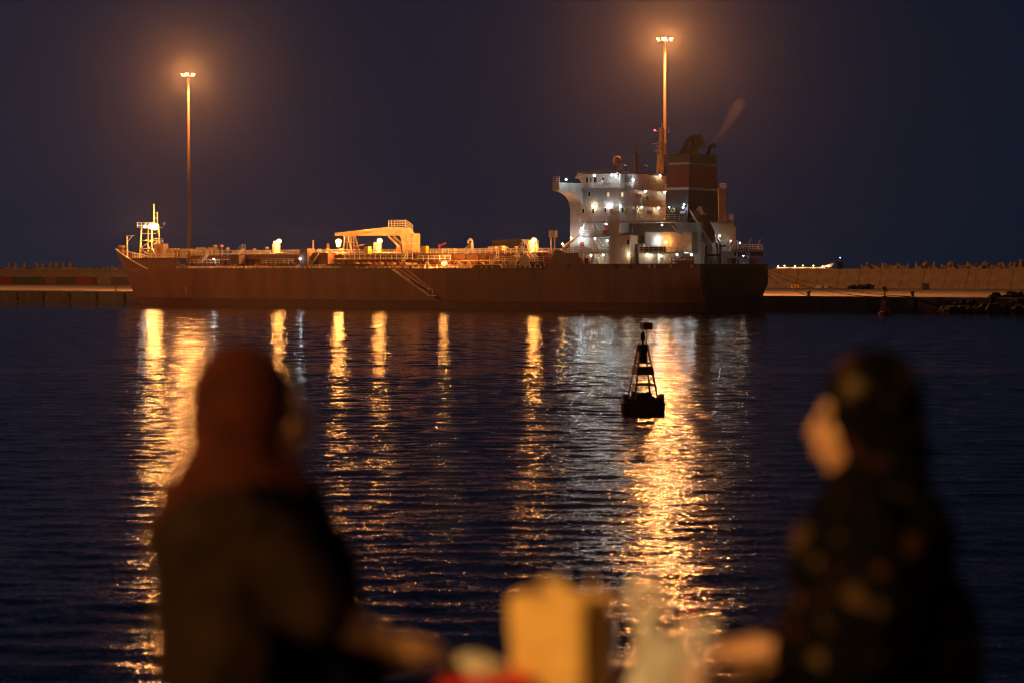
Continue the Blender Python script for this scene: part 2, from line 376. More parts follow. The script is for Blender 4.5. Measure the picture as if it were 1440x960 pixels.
# ---- odds and ends on the right of the apron
def on_apron(u, v, z=QH): return ground(u, v, z)
for u in (1114, 1118.5, 1123):
    p = on_apron(u, 405.5); r = empty('marker_post', p); tag(r, 'short yellow marker post at the foot of the wave wall', 'post', 'yellow posts by the wave wall')
    MB().tube((0,0,0), (0,0,1.25), 0.32, n=10).build('post', 'yellowpaint', r); MB().tube((0,0,1.25), (0,0,1.4), 0.34, 0.2, n=10).build('cap', 'dark', r)
for u, wdt in ((1153, 1.1), (1160, 0.9)):
    p = on_apron(u, 405.5); m = MB(); m.prism([(-wdt, 0, 0), (wdt, 0, 0), (wdt*0.75, 0, 0.9), (-wdt*0.75, 0, 0.9)], (0, 0.8, 0))
    o = m.build('concrete_block', 'fun_white'); o.location = p; tag(o, 'white concrete barrier block at the foot of the wave wall', 'block', 'white blocks by the wave wall')
p = on_apron(1302, 409); o = MB(); o.box(-0.75, 0.75, -0.4, 0.4, 0.15, 1.5); o.prism([(-0.8,-0.45,1.5), (0.8,-0.45,1.5), (0.8,0.45,1.65), (-0.8,0.45,1.65)], (0,0,0.08)); r = empty('utility_cabinet', p)
tag(r, 'dark square utility cabinet on the quay before the wave wall', 'cabinet'); o.build('body', 'dark', r); MB().box(-0.7, 0.7, -0.36, 0.36, 0, 0.15).build('plinth', 'concrete', r)
for u, hgt in ((1265, 1.7), (1349, 1.6), (1372, 4.2), (1376, 1.5)):
    p = on_apron(u, 407.5); r = empty('thin_pole', p); tag(r, 'thin rusty pole standing before the wave wall, %s' % ('taller than the others' if hgt > 3 else 'about as tall as a man'), 'pole', 'poles before the wave wall')
    MB().tube((0,0,0), (0,0,hgt), 0.09, n=6).build('pole', 'cont_red', r); MB().box(-0.25, 0.25, -0.25, 0.25, 0, 0.15).build('foot', 'concrete', r)
p = on_apron(1215, 407); m = MB()
for i in range(40): rock(m, (random.gauss(0, 1.9), random.gauss(0, 1.0), random.uniform(0, 0.9)), random.uniform(0.3, 0.8))
o = m.build('rubble_heap', 'rock'); o.location = p; tag(o, 'low dark heap of rubble at the foot of the wave wall', 'rubble', kind='stuff')
for u in (1137, 1283):
    p = ground(u, 417.2, QH); r = empty('mooring_bollard', p); tag(r, 'black mooring bollard at the quay edge %s' % ('nearest the stern' if u < 1200 else 'far beyond the stern, by the rocks'), 'bollard', 'bollards on the quay edge')
    MB().lathe([(0.5, 0), (0.5, 0.1), (0.28, 0.2), (0.26, 0.6), (0.48, 0.75), (0.4, 0.95), (0.1, 1.0)], n=12).build('post', 'black', r, True)
p = ground(163, 409.5, QH); r = empty('quay_post', p); tag(r, 'dark iron post on the quay edge ahead of the bow', 'post')
MB().tube((0,0,0), (0,0,1.5), 0.12, n=8).build('shaft', 'black', r); MB().box(-0.3, 0.3, -0.3, 0.3, 0, 0.2).build('foot', 'black', r)

# ---- distant lit vessel beyond the breakwater
fv = empty('distant_vessel', at_depth(1130, 380, 1500) * 1.0); fv.location.z = 0
tag(fv, 'far low vessel with a row of deck lamps beyond the wave wall', 'ship')
m = MB(); m.prism([(-19, -3, 0), (17, -3, 0), (20.5, -3, 8.6), (-19, -3, 8.6)], (0, 6, 0)); m.build('hull', 'hull', fv)
m = MB(); m.box(-18, 14, -2.5, 2.5, 8.6, 9.4); m.prism([(10, -2, 9.4), (18, -2, 9.4), (20, -2, 12), (19, -2, 12)], (0, 4, 0)); m.build('deck_house', 'white', fv)
for x in (-17, -13, -6, -1, 6, 12, 16): MB().ball((x, -3.6, 9.9 + random.uniform(-.3, .5)), 0.35, n=6, k=4).build('deck_lamp', 'lamp_far', fv); point('lamp_light', (x, -4.6, 10), 'lamp_far', .5, fv)
m = MB(); m.tube((24, 0, 8), (24, 0, 15.5), 0.35, n=6); m.box(22, 26, -1, 1, 8, 12.5); m.bar((22, 0, 13), (26, 0, 13), 0.4); m.build('mast', 'black', fv)
MB().ball((24, -0.6, 15.7), 0.28, n=6, k=4).build('mast_lamp', 'lamp_white', fv)

# ================================================================== THE TANKER (local: x forward from the transom, y to port, z up from the water)
ship = empty('tanker_ship', SHIP, math.pi-TH)
tag(ship, 'rusty brown oil tanker with white bridge house moored alongside the quay', 'tanker')
S = ship
def part(m, name, mats, parent=None, smooth=False): return m.build(name, mats, parent or S, smooth)
XB = 118.0
def stem_x(z): return 151.3 + (max(z, -1)/12.2)**1.0 * 7.1 if z > 0 else 151.3 + z*0.2
def half(x, z):
    xs = stem_x(z); zz = max(0, min(1, z/12.2))
    y = HB
    if x > XB:
        t = min(1, (x-XB)/(xs-XB)); p = 1.75 + 0.75*zz
        y = HB*max(0.0, 1 - t**p)
    if x < 14:                                           # run aft: tucked in low down
        t = (14-x)/14; y -= (1-min(1, z/5.0))*2.6*t*t if z < 5 else 0
    return max(y, 0.0)
def ztop(x):
    pts = [(0, 8.55), (26.0, 8.6), (26.3, 10.65), (31.6, 10.7), (33.4, 7.8), (141.0, 7.75), (152.0, 10.6), (158.4, 12.2)]
    for (a, za), (b, zb) in zip(pts[:-1], pts[1:]):
        if x <= b: return za + (zb-za)*(x-a)/(b-a)
    return 12.2
BOOT = 1.65
xs_list = [0, 1.5, 3, 5, 8, 11, 14, 20, 25.99, 26.3, 28, 30, 31.6, 32.5, 33.4, 40, 50, 60, 70, 80, 90, 100, 110, 118]
NB = 22
def hull_grid(levels, name, matn):
    m = MB()
    for side in (1, -1):
        rows = []
        for x in xs_list: rows.append([(x, side*half(x, z(x)), z(x)) for z in levels])
        for k in range(1, NB+1):
            t = k/NB; row = []
            for z in levels:
                # stations slide forward to follow the raked stem
                zz = z(XB + t*(155-XB)); zz = z(min(158.4, XB + t*(stem_x(zz)-XB))); xx = XB + t*(stem_x(zz)-XB)
                row.append((xx, side*half(xx, zz), zz))
            rows.append(row)
        n = len(levels); o = len(m.v); vs = [p for r_ in rows for p in r_]; fs = []
        for i in range(len(rows)-1):
            for j in range(n-1):
                a, b, c, d = i*n+j, (i+1)*n+j, (i+1)*n+j+1, i*n+j+1
                fs.append((a, d, c, b) if side > 0 else (a, b, c, d))
        m.add(vs, fs)
    return part(m, name, matn, smooth=False)
hull_o = hull_grid([(lambda x, f=f: BOOT + (ztop(x)-BOOT)*f) for f in (0, .2, .4, .6, .8, 1.0)], 'hull', 'hull')
hull_grid([(lambda x, f=f: -1.6 + (BOOT+1.6)*f) for f in (0, .5, 1.0)], 'boot_topping', 'boot')
# transom with rounded quarters
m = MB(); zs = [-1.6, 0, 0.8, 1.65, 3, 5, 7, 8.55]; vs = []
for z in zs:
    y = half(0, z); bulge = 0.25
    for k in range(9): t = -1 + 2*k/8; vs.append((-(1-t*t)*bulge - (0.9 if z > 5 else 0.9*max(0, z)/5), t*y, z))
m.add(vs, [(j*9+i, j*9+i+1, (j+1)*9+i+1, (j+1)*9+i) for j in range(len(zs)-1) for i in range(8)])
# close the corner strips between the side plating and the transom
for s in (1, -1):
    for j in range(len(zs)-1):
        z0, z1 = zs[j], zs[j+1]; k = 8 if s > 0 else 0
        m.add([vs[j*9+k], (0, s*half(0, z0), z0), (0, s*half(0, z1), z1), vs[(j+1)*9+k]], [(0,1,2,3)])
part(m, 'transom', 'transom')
# decks
m = MB(); pts = [(x, half(x, 7)*0.995, 7.15) for x in (33, 60, 90, 118, 126, 132, 138, 142)]
m.add(pts + [(a, -b, c) for a, b, c in pts], [(i, i+1, 8+i+1, 8+i) for i in range(7)]); part(m, 'main_deck', 'deck')
m = MB(); m.add([(-0.8, -11.1, 8.4), (33, -11.1, 8.4), (33, 11.1, 8.4), (-0.8, 11.1, 8.4)], [(0,1,2,3)]); m.box(32.8, 33, -11, 11, 7.1, 8.39); part(m, 'poop_deck', 'deck')
m = MB(); pts = [(x, half(x, 10.5)*0.97, 10.0) for x in (129, 134, 139, 144, 149, 153, 155.5)]
m.add(pts + [(a, -b, c) for a, b, c in pts], [(i, i+1, 7+i+1, 7+i) for i in range(6)])
m.add([(129, 8, 7.1), (129, -8, 7.1), (129, -8, 9.99), (129, 8, 9.99)], [(0,1,2,3)]); part(m, 'forecastle_deck', 'deck')
# forecastle side screen seen above the bulwark
m = MB(); vs = []; xsr = [129+ i*2.5 for i in range(9)]
for x in xsr: y = half(x, 9.0)*0.93; vs += [(x, y, 7.15), (x, y, 10.05)]
m.add(vs, [(2*i, 2*i+2, 2*i+3, 2*i+1) for i in range(len(xsr)-1)]); part(m, 'forecastle_side', 'deck')
# pale cap rail on the bow bulwark and the sheer
m = MB(); prev = None
for k in range(15):
    x = 140.4 + (157.9-140.4)*k/14; z = ztop(x); p = (x, half(x, z)+0.02, z+0.05)
    if prev: m.bar(prev, p, 0.22, 0.2); m.bar((prev[0], -prev[1], prev[2]), (p[0], -p[1], p[2]), 0.22, 0.2)
    prev = p
part(m, 'cap_rail', 'cap')
m = MB()
for a, b in ((34, 60.5), (64.5, 118)):
    for s in (1, -1): m.bar((a, s*(HB+0.04), 7.72), (b, s*(HB+0.04), 7.72), 0.16, 0.22)
for s in (1, -1): m.bar((0, s*(HB+0.05), 8.5), (26, s*(HB+0.05), 8.5), 0.16, 0.26)
part(m, 'rubbing_strake', 'hull')
# raised bulwark plate amidships with its freeing ports
a = PY(664, 379, HB+.06); b = PY(668, 372, HB+.06); c = PY(703, 372, HB+.06); d = PY(707, 379, HB+.06)
part(MB().prism([(a.x, HB-.06, 7.6), (b.x, HB-.06, 8.5), (c.x, HB-.06, 8.5), (d.x, HB-.06, 7.6)], (0, 0.15, 0)), 'bulwark_plate', 'hull')
for u in (677, 684, 692):
    q = PY(u, 376, HB+.1); part(MB().box(q.x-.2, q.x+.2, HB+.092, HB+.12, q.z-.2, q.z+.22), 'freeing_port', 'beige')
for u in (913, 921, 944, 973):
    q = PY(u, 374.5, HB+.1); m = MB(); m.box(q.x-.28, q.x+.28, HB+.14, HB+.2, q.z-.32, q.z+.28); part(m, 'fairlead', 'galv')
for u in (800, 866, 886):
    q = PY(u, 375, HB+.1); part(MB().lathe([(.35, 0), (.5, .05), (.5, .12), (.35, .15)], n=12), 'mooring_port', 'dark').matrix_local = Matrix.Translation((q.x, HB+.0, q.z)) @ Matrix.Rotation(-math.pi/2, 4, 'X')
# writing on the transom and draught marks
def text(s, size, mtx, matn, parent, name='lettering', ext=0.02):
    cu = bpy.data.curves.new(name, 'FONT'); cu.body = s; cu.size = size; cu.align_x = 'CENTER'; cu.align_y = 'CENTER'; cu.extrude = ext
    cu.materials.append(MATS[matn]); t = bpy.data.objects.new(name, cu); col.objects.link(t); bpy.context.view_layer.update()
    me = bpy.data.meshes.new_from_object(t.evaluated_get(bpy.context.evaluated_depsgraph_get())); me.name = name; bpy.data.objects.remove(t)
    o = bpy.data.objects.new(name, me); col.objects.link(o); o.parent = parent; o.matrix_local = mtx
    if not me.materials: me.materials.append(MATS[matn])
    return o
def face_port(x, y, z): return Matrix(((-1, 0, 0, x), (0, 0, 1, y), (0, 1, 0, z), (0, 0, 0, 1)))
def face_aft(x, y, z): return Matrix(((0, 0, -1, x), (-1, 0, 0, y), (0, 1, 0, z), (0, 0, 0, 1)))
mat('board_white', (0.88, 0.88, 0.86), 0.5)
mat('letter_grey', (0.10, 0.08, 0.08), 0.7)
text('CALLISTO', 1.05, face_aft(-1.2, 0.6, 6.0), 'letter_grey', S)
q = PY(241, 398, 9); 
for z0 in (2.4, 3.0, 3.6): part(MB().box(126.4, 126.7, half(126.5, z0)+.02, half(126.5, z0)+.1, z0, z0+.25), 'draught_mark', 'fun_white')

# ---- railings (one per run)
def railing(pts, h=1.05, sp=1.6, matn='rail', rails=(0.36, 0.7, 1.05), r=0.045, parent=None, posts=True):
    m = MB()
    for a, b in zip(pts[:-1], pts[1:]):
        a = Vector(a); b = Vector(b); n = max(1, round((b-a).length/sp))
        for z in rails: m.tube(a+Vector((0,0,z)), b+Vector((0,0,z)), r, n=5)
        for i in range(n+1):
            p = a.lerp(b, i/n); m.tube(p, p+Vector((0,0,h)), r*1.15, n=5)
    return part(m, 'railing', matn, parent)
def stairs(a, b, wid=0.8, matn='rail', n=9, rail=True, axis='y'):
    a = Vector(a); b = Vector(b); o = Vector((0, wid, 0)) if axis == 'y' else Vector((wid, 0, 0)); m = MB()
    for s in (0, 1):
        m.bar(a+o*s, b+o*s, 0.1, 0.24)
        if rail: m.tube(a+o*s+Vector((0,0,0.95)), b+o*s+Vector((0,0,0.95)), 0.045, n=5); m.tube(a+o*s, a+o*s+Vector((0,0,.95)), .045, n=5); m.tube(b+o*s, b+o*s+Vector((0,0,.95)), .045, n=5)
    for i in range(1, n):
        p = a.lerp(b, i/n); m.bar(p, p+o, 0.26, 0.05)
    return part(m, 'stairs', matn)
def lamp(p, kind='lamp_white', r=0.22, d=(0, 1, 0), post=None):
    p = Vector(p); d = Vector(d); m = MB()
    b = p - d*(r*0.9); m.tube(b - d*0.18, b, r*0.7, r*1.05, n=8)
    if post: m.tube((p.x, p.y, post), (p.x, p.y, p.z-r*0.6), 0.07, n=6)
    h = part(m, 'lamp_housing', 'galv')
    part(MB().ball(p, r*.9, n=8, k=6), 'lamp_bulb', kind, h); point('lamp_light', p, kind, r, h)

# ---- trunk deck along the centre, walkways, pipes
TR, TZ = 6.4, 10.55
part(MB().box(36, 129, -TR, TR, 7.1, TZ), 'trunk', 'deck')
for x in range(38, 129, 3): part(MB().box(x, x+0.14, TR, TR+0.35, 7.1, TZ-0.2), 'trunk_frame', 'deck')
for s in (1, -1): railing([(36.3, s*(TR-.15), TZ), (129, s*(TR-.15), TZ)], sp=1.5)
railing([(129.5, half(130, 10)*.95, 10.0), (136, half(136, 10)*.95, 10.0), (142, half(142, 10)*.95, 10.0), (148, half(148, 10)*.93, 10.0)], sp=1.4)
# side walkway with its rail
def walkway(x0, x1, y0, y1, z, name='walkway'):
    m = MB(); m.box(x0, x1, y0, y1, z-0.12, z)
    for i in range(int((x1-x0)/3)+1): x = min(x0+3*i, x1-.2); m.box(x, x+.12, y1-.3, y1-.15, 7.15, z-.12); 
    part(m, name, 'deck'); railing([(x0, y1-.08, z), (x1, y1-.08, z)], sp=1.3)
walkway(97.5, 106, 8.3, 9.6, 8.7); walkway(119, 127.5, 7.2, 8.4, 8.7)
walkway(67, 84.5, 7.4, 9.0, 9.55); walkway(58, 66, 7.2, 8.6, 9.3); walkway(35.5, 46, 7.2, 9.2, 8.95)
railing([(129.5, 10.2, 7.2), (118, 10.8, 7.2)], sp=1.3); railing([(84, 10.9, 7.2), (92, 10.9, 7.2)], sp=1.0); railing([(118, 10.9, 7.2), (92, 10.9, 7.2)], sp=1.7, rails=(1.05,))
# long pipes
for y, z, r, mt, x0, x1 in ((7.3, 8.15, .20, 'beige', 40, 126), (7.9, 8.35, .15, 'redpaint', 36, 118), (8.6, 8.1, .13, 'white', 52, 128), (9.1, 8.3, .10, 'redpaint', 38, 100), (9.5, 8.05, .16, 'beige', 70, 124), (6.75, 9.3, .14, 'yellowpaint', 38, 62), (6.8, 9.7, .12, 'cream', 62, 125), (10.0, 8.5, .08, 'white', 40, 96), (5.4, 10.85, .16, 'beige', 42, 120), (4.4, 10.9, .13, 'cream', 38, 124)):
    m = MB(); m.tube((x0, y, z), (x1, y, z), r, n=8)
    for x in range(int(x0)+2, int(x1), 6): m.tube((x, y, z), (x+.12, y, z), r*1.6, n=8)
    part(m, 'deck_pipe', mt)
m = MB()
for x in range(38, 128, 4): m.bar((x, 6.5, 7.9), (x, 10.2, 7.9), .12, .14); m.bar((x, 10.1, 7.15), (x, 10.1, 8.6), .1); m.bar((x, 8.2, 7.15), (x, 8.2, 8.3), .1)
part(m, 'pipe_support', 'beige')
# bulwark stays along the port side: short raked brackets
def stays(x0, x1, sp, h=1.0, matn='beige'):
    m = MB(); n = int((x1-x0)/sp)
    for i in range(n+1):
        x = x0 + i*sp; m.prism([(x, 10.95, 7.15), (x, 10.95, 7.2+h), (x, 10.75, 7.2+h), (x, 10.3 if i % 3 else 9.9, 7.15)], (0.14, 0, 0))
    part(m, 'bulwark_stay', matn)
stays(92, 116, 1.15, 1.05); stays(58, 66, 1.5, 1.2); stays(44, 47.5, 1.3, 1.15); stays(35, 43, 1.2, 1.15); stays(48.5, 57.5, 1.5, 1.15); stays(67, 91, 1.4, .9)
# port bulwark rail amidships
railing([(63.5, 11.0, 7.2), (77, 11.0, 7.2)], sp=.95, rails=(1.05,)); railing([(47.8, 11.0, 7.2), (58, 11.0, 7.2)], sp=1.3, rails=(.5, 1.05)); 
# stairs up to the trunk
for u0, v0, u1, v1 in ((560, 378, 572, 362), (440, 372, 450, 356), (283, 370, 292, 358), (690, 372, 700, 360), (726, 362, 736, 347), (655, 357, 664, 349), (335, 358, 343, 350)):
    a = PY(u0, v0, 8.8); b = PY(u1, v1, 8.8); stairs((a.x, 8.5, a.z), (b.x, 8.5, b.z), .7, n=6)
# deckhouses and tanks on the trunk
def dhouse(u0, v0, u1, v1, Y, depth, matn, name='deckhouse'):
    a = PY(u0, v0, Y); b = PY(u1, v1, Y); part(MB().box(min(a.x, b.x), max(a.x, b.x), Y-depth, Y, min(a.z, b.z), max(a.z, b.z)), name, matn)
dhouse(431, 356, 461, 372, 8.6, 3, 'deck'); dhouse(421, 350, 432, 380, 10.4, 2.5, 'roofbrown')
dhouse(323, 359, 336, 371, 9.5, 2.0, 'roofbrown'); dhouse(345, 360, 420, 364, 7.5, 1, 'deck'); dhouse(460, 371.5, 520, 374, 10.6, 1.5, 'roofbrown', 'hatch_coaming')
dhouse(700, 346, 706, 352, 6.0, 1.2, 'cream', 'locker'); dhouse(686, 347, 696, 353, 6.0, 1.2, 'cream', 'locker')
for u, v in ((516, 353), (597, 352)):
    a = PY(u, v, 6.6); part(MB().box(a.x-.55, a.x+.55, 5.9, 6.9, a.z-.6, a.z+.8), 'yellow_locker', 'yellowpaint')
def pillar(u, vt, vb, Y, r, matn='cream'):
    a = PY(u, vt, Y); b = PY(u, vb, Y); m = MB(); m.lathe([(r, b.z), (r, a.z-.15), (r*.85, a.z)], (a.x, Y, 0), n=14); m.lathe([(r*1.08, b.z), (r*1.08, b.z+.25), (r*1.0, b.z+.25)], (a.x, Y, 0), n=14); part(m, 'vent_post', matn); return a
pillar(388.5, 343, 357, 4, .85); pillar(531, 341, 357, 4, .85); pillar(747, 338, 356, 4, .75, 'white'); pillar(754, 338, 356, 3, .5, 'white')
pillar(440.5, 338, 350, 2, .18); pillar(461, 343, 352, 2, .28, 'orange')
def gooseneck(u, vt, vb, Y, r=.16, matn='cream'):
    a = PY(u, vt, Y); b = PY(u, vb, Y); m = MB(); m.path([(b.x, Y, b.z), (b.x, Y, a.z), (b.x+.45, Y, a.z+.35), (b.x+.9, Y, a.z), (b.x+.9, Y, a.z-.5)], r, n=8); part(m, 'vent_pipe', matn)
gooseneck(664, 339, 357, 5, .2, 'white')
for u in (603, 629, 648, 662, 682, 711, 725): gooseneck(u, 373-random.uniform(0, 4), 379, 10.2, .11, 'white')
for u, v in ((303, 347), (312, 347), (150+170, 351), (358, 352), (376, 350), (461, 352), (480, 352), (690, 351), (712, 350), (726, 349), (560, 352), (640, 352)):
    a = PY(u, v, 3.5); m = MB(); m.lathe([(.12, TZ), (.12, a.z-.1), (.42, a.z-.05), (.36, a.z+.3), (.1, a.z+.36)], (a.x, 3.5, 0), n=10); part(m, 'mushroom_vent', random.choice(['orange', 'cream', 'beige']))
# fire monitors (red)
for u, v, du in ((499, 348, 13), (618, 346, 9)):
    a = PY(u, v, 4); b = PY(u+du, v-4, 4); m = MB(); m.tube((a.x, 4, TZ), (a.x, 4, a.z), .16, n=8); m.tube(a, b, .22, .13, n=8); m.ball(a, .3, n=8, k=5); part(m, 'fire_monitor', 'redpaint')
# valves and manifold clutter: small wheels and stubs, one part each
for i in range(46):
    x = random.choice([random.uniform(38, 62), random.uniform(62, 92), random.uniform(95, 126)]); y = random.uniform(6.9, 9.6); z = random.uniform(8.3, 9.0)
    m = MB(); m.tube((x, y, 7.9), (x, y, z), .09, n=6); m.lathe([(.32, z), (.32, z+.08), (.05, z+.1)], (x, y, 0), n=10); m.box(x-.2, x+.2, y-.2, y+.2, 7.8, 8.1)
    part(m, 'valve', random.choice(['redpaint', 'redpaint', 'white', 'beige']))
for k in range(9):
    x = 68 + k*1.55; m = MB(); m.tube((x, 6.4, 8.7), (x, 10.2, 8.7), .26, n=10); m.tube((x, 10.1, 8.7), (x, 10.3, 8.7), .42, n=10); m.tube((x, 9.2, 7.3), (x, 9.2, 8.6), .1, n=6); part(m, 'manifold', 'redpaint' if k % 2 else 'beige')
part(MB().box(66.5, 83, 9.7, 10.7, 7.2, 7.9), 'drip_tray', 'roofbrown')
# winches on the forecastle and aft of the manifold
def winch(x, y, z, s=1.0, matn='beige'):
    m = MB(); m.tube((x, y-1.1*s, z+.9*s), (x, y+1.1*s, z+.9*s), .32*s, n=12)
    for d in (-1.1, -.1, 1.0): m.tube((x, y+d*s, z+.9*s), (x, y+(d+.12)*s, z+.9*s), .85*s, n=16)
    m.box(x-.8*s, x+.8*s, y-1.2*s, y-1.05*s, z, z+1.0*s); m.box(x-.8*s, x+.8*s, y+1.05*s, y+1.2*s, z, z+1.0*s); m.box(x+.3*s, x+1.3*s, y-.9*s, y-.2*s, z+.3*s, z+1.2*s); part(m, 'winch', matn)
winch(137, 3.5, 10.0, 1.25); winch(140.5, 0, 10.0, 1.2); winch(133, 3.4, 10.0, 1.2, 'cream'); winch(128.5, 4.0, 10.55, 1.0, 'cream'); winch(125, 4.0, 10.55, 1.0); winch(144.5, 1.5, 10.0, 1.15); winch(39.5, 8.2, 8.2, 1.35, 'cream'); winch(42.5, 8.2, 8.2, 1.2)
for u, v in ((170, 350), (173, 350)):
    a = PY(u, v, 1); part(MB().lathe([(.55, -1.0), (.45, -.2), (.75, .1), (.7, .5), (.3, .7)], a, n=12), 'bow_bitt', 'deck')
# ---- foremast
fm = PY(214, 352, 0); fx = fm.x
m = MB(); t = PY(214, 321, 0).z; a4 = [(-2.6, 1.3), (-2.6, -1.3), (1.2, 1.3), (1.2, -1.3)]
for dx, dy in a4: m.bar((fx+dx*-1.0, dy, 10.0), (fx+dx*-.85, dy*.8, t), .22)
for z in (12.2, 14.0, t):
    f = .97 - .12*(z-10)/(t-10)
    c = [(fx-dx*f, dy*f, z) for dx, dy in a4]
    for i, j in ((0, 1), (1, 3), (3, 2), (2, 0)): m.bar(c[i], c[j], .16)
m.bar((fx+2.5, 1.2, 12.2), (fx-1.1, 1.2, 14.0), .14); m.bar((fx-1.1, 1.2, 10.4), (fx+2.5, 1.2, 12.2), .14); m.bar((fx+2.5, -1.2, 12.2), (fx-1.1, -1.2, 14.0), .14)
m.box(fx-1.8, fx+3.0, -1.5, 1.5, t, t+.15)
part(m, 'foremast_tower', 'beige')
tt = PY(217, 287, 0).z; m = MB(); m.tube((fx-.6, 0, t), (fx-.6, 0, tt), .22, .12, n=8); m.tube((fx-1.6, 0, t), (fx-1.6, 0, tt-1.8), .1, n=6); m.bar((fx+2.6, 0, t), (fx-.6, 0, tt-4.2), .12); m.bar((fx+3.6, 0, tt-6.5), (fx-1.2, 0, tt-6.5), .1)
for k in range(6): z = tt-2-k*1.1; m.bar((fx-.6, 0, z), (fx-1.6, 0, z), .07)
part(m, 'foremast_pole', 'cream')
railing([(fx-1.8, 1.5, t+.15), (fx+3, 1.5, t+.15)], sp=1.2)
a = PY(226, 352, 2); part(MB().box(a.x-1.3, a.x+1.3, 1.0, 2.6, 10.0, 13.2), 'mast_locker', 'cream'); railing([(a.x-1.4, 2.7, 13.2), (a.x+1.4, 2.7, 13.2)], sp=.9)
part(MB().box(a.x-.5, a.x+.4, 2.6, 2.66, 10.4, 12.4), 'door', 'orange')
a = PY(179, 353, 1.0); m = MB(); zt = PY(180, 332, 1).z; m.tube((a.x, 1, 10), (a.x, 1, zt), .2, n=8); m.bar((a.x, 1, zt), (a.x-2.2, 1, zt), .14); m.bar((a.x, 1, zt-1.4), (a.x-1.6, 1, zt-.05), .1); part(m, 'bow_davit', 'cream')
a = PY(199, 352, .5); m = MB(); m.tube((a.x, .5, 10), (a.x, .5, PY(199, 328, .5).z), .1, n=6); part(m, 'jack_staff', 'cream')
# ---- hose crane
cx = PY(573, 350, 0).x; ztj = PY(560, 321, 0).z; zj0 = PY(550, 332, 0).z
m = MB(); m.lathe([(1.5, 7.2), (1.5, 9.5), (1.15, 10.2), (1.1, zj0-1.2)], (cx, 0, 0), n=18); part(m, 'crane_pedestal', 'beige')
m = MB(); tip = PY(474, 330, 0); mid = PY(550, 326, 0)
m.prism([(cx-1.4, -.7, zj0-1.2), (cx-1.4, -.7, ztj-1.4), (cx-.4, -.7, ztj), (mid.x, -.7, ztj+.25), (tip.x, -.7, PY(474, 328, 0).z), (tip.x, -.7, PY(474, 332, 0).z), (mid.x, -.7, zj0), (cx+1.6, -.7, zj0), (cx+1.1, -.7, zj0-.6), (cx+1.1, -.7, zj0-1.2)], (0, 1.4, 0)); part(m, 'crane_jib', 'beige')
m = MB(); b1 = PY(550, 333, 0); b2 = PY(565, 347, 0); m.tube((b1.x, .75, b1.z), (b2.x, .75, b2.z), .26, n=8); m.tube((b1.x, -.75, b1.z), (b2.x, -.75, b2.z), .26, n=8); part(m, 'luffing_cylinder', 'cream')
m = MB(); m.box(cx-2.3, cx-1.2, -1.2, 1.2, zj0-3.2, zj0+.4); m.box(cx+.8, cx+1.6, .7, 1.5, zj0-4.2, zj0-2); part(m, 'winch_house', 'beige')
railing([(mid.x, .8, ztj+.2), (cx-.2, .8, ztj+.1)], sp=.7, rails=(.35, .7, 1.05, 1.4), h=1.4); railing([(cx-.4, 1.2, ztj+.1), (cx-2.3, 1.2, ztj-1.0)], sp=.6, h=1.5, rails=(.5, 1.0, 1.5)); railing([(cx-1.5, 2, zj0-4.6), (cx-4.4, 2, zj0-4.6)], sp=.7, h=4.0, rails=(1, 2, 3, 4))
a = PY(486, 333, 1); m = MB()
for s in (1, -1):
    y = 1.0*s; l0, l1, r0 = PY(482, 364, 1).x, PY(485, 333, 1).x, PY(501, 364, 1).x; r1 = PY(490, 333, 1).x; zt = a.z
    m.bar((l0, y*1.5, TZ-2.5), (l1, y, zt), .28); m.bar((r0, y*1.5, TZ-2.5), (r1, y, zt), .28); m.bar((PY(490, 364, 1).x, y*1.2, TZ-2.5), (PY(488, 333, 1).x, y, zt), .2)
    zc = PY(485, 341, 1).z; m.bar((PY(484, 341, 1).x, y, zc), (PY(493, 341, 1).x, y, zc), .2)
m.box(r1-.2, l1+.2, -1.2, 1.2, zt, zt+.25); part(m, 'jib_rest', 'cream')
# accommodation ladder hanging down the port side
a = PY(552, 379, HB+.9); b = PY(604, 415, HB+.9); m = MB()
for y in (HB+.45, HB+1.2): m.bar((a.x, y, a.z), (b.x, y, b.z), .1, .3)
for i in range(26): p = Vector((a.x, HB+.45, a.z)).lerp(Vector((b.x, HB+.45, b.z)), i/26); m.bar(p, p+Vector((0, .75, 0)), .28, .05)
m.box(b.x-1.0, b.x+.1, HB+.3, HB+1.4, b.z-.25, b.z-.1); gl = part(m, 'accommodation_ladder', 'beige')
m = MB(); m.tube((a.x, HB+1.2, a.z+1), (b.x, HB+1.2, b.z+1), .035, n=5); m.tube((b.x, HB+1.2, b.z), (b.x, HB+1.2, b.z+1.3), .05, n=5); m.tube((b.x-.9, HB+1.2, b.z-.1), (b.x-.9, HB+1.2, b.z+1.0), .05, n=5); m.tube((b.x-.9, HB+1.2, b.z+1.0), (b.x, HB+1.2, b.z+1.3), .04, n=5)
m.tube((a.x-3, HB+.9, a.z+.3), (b.x-.3, HB+1.0, b.z+1.2), .03, n=5); part(m, 'ladder_rail', 'beige', gl)
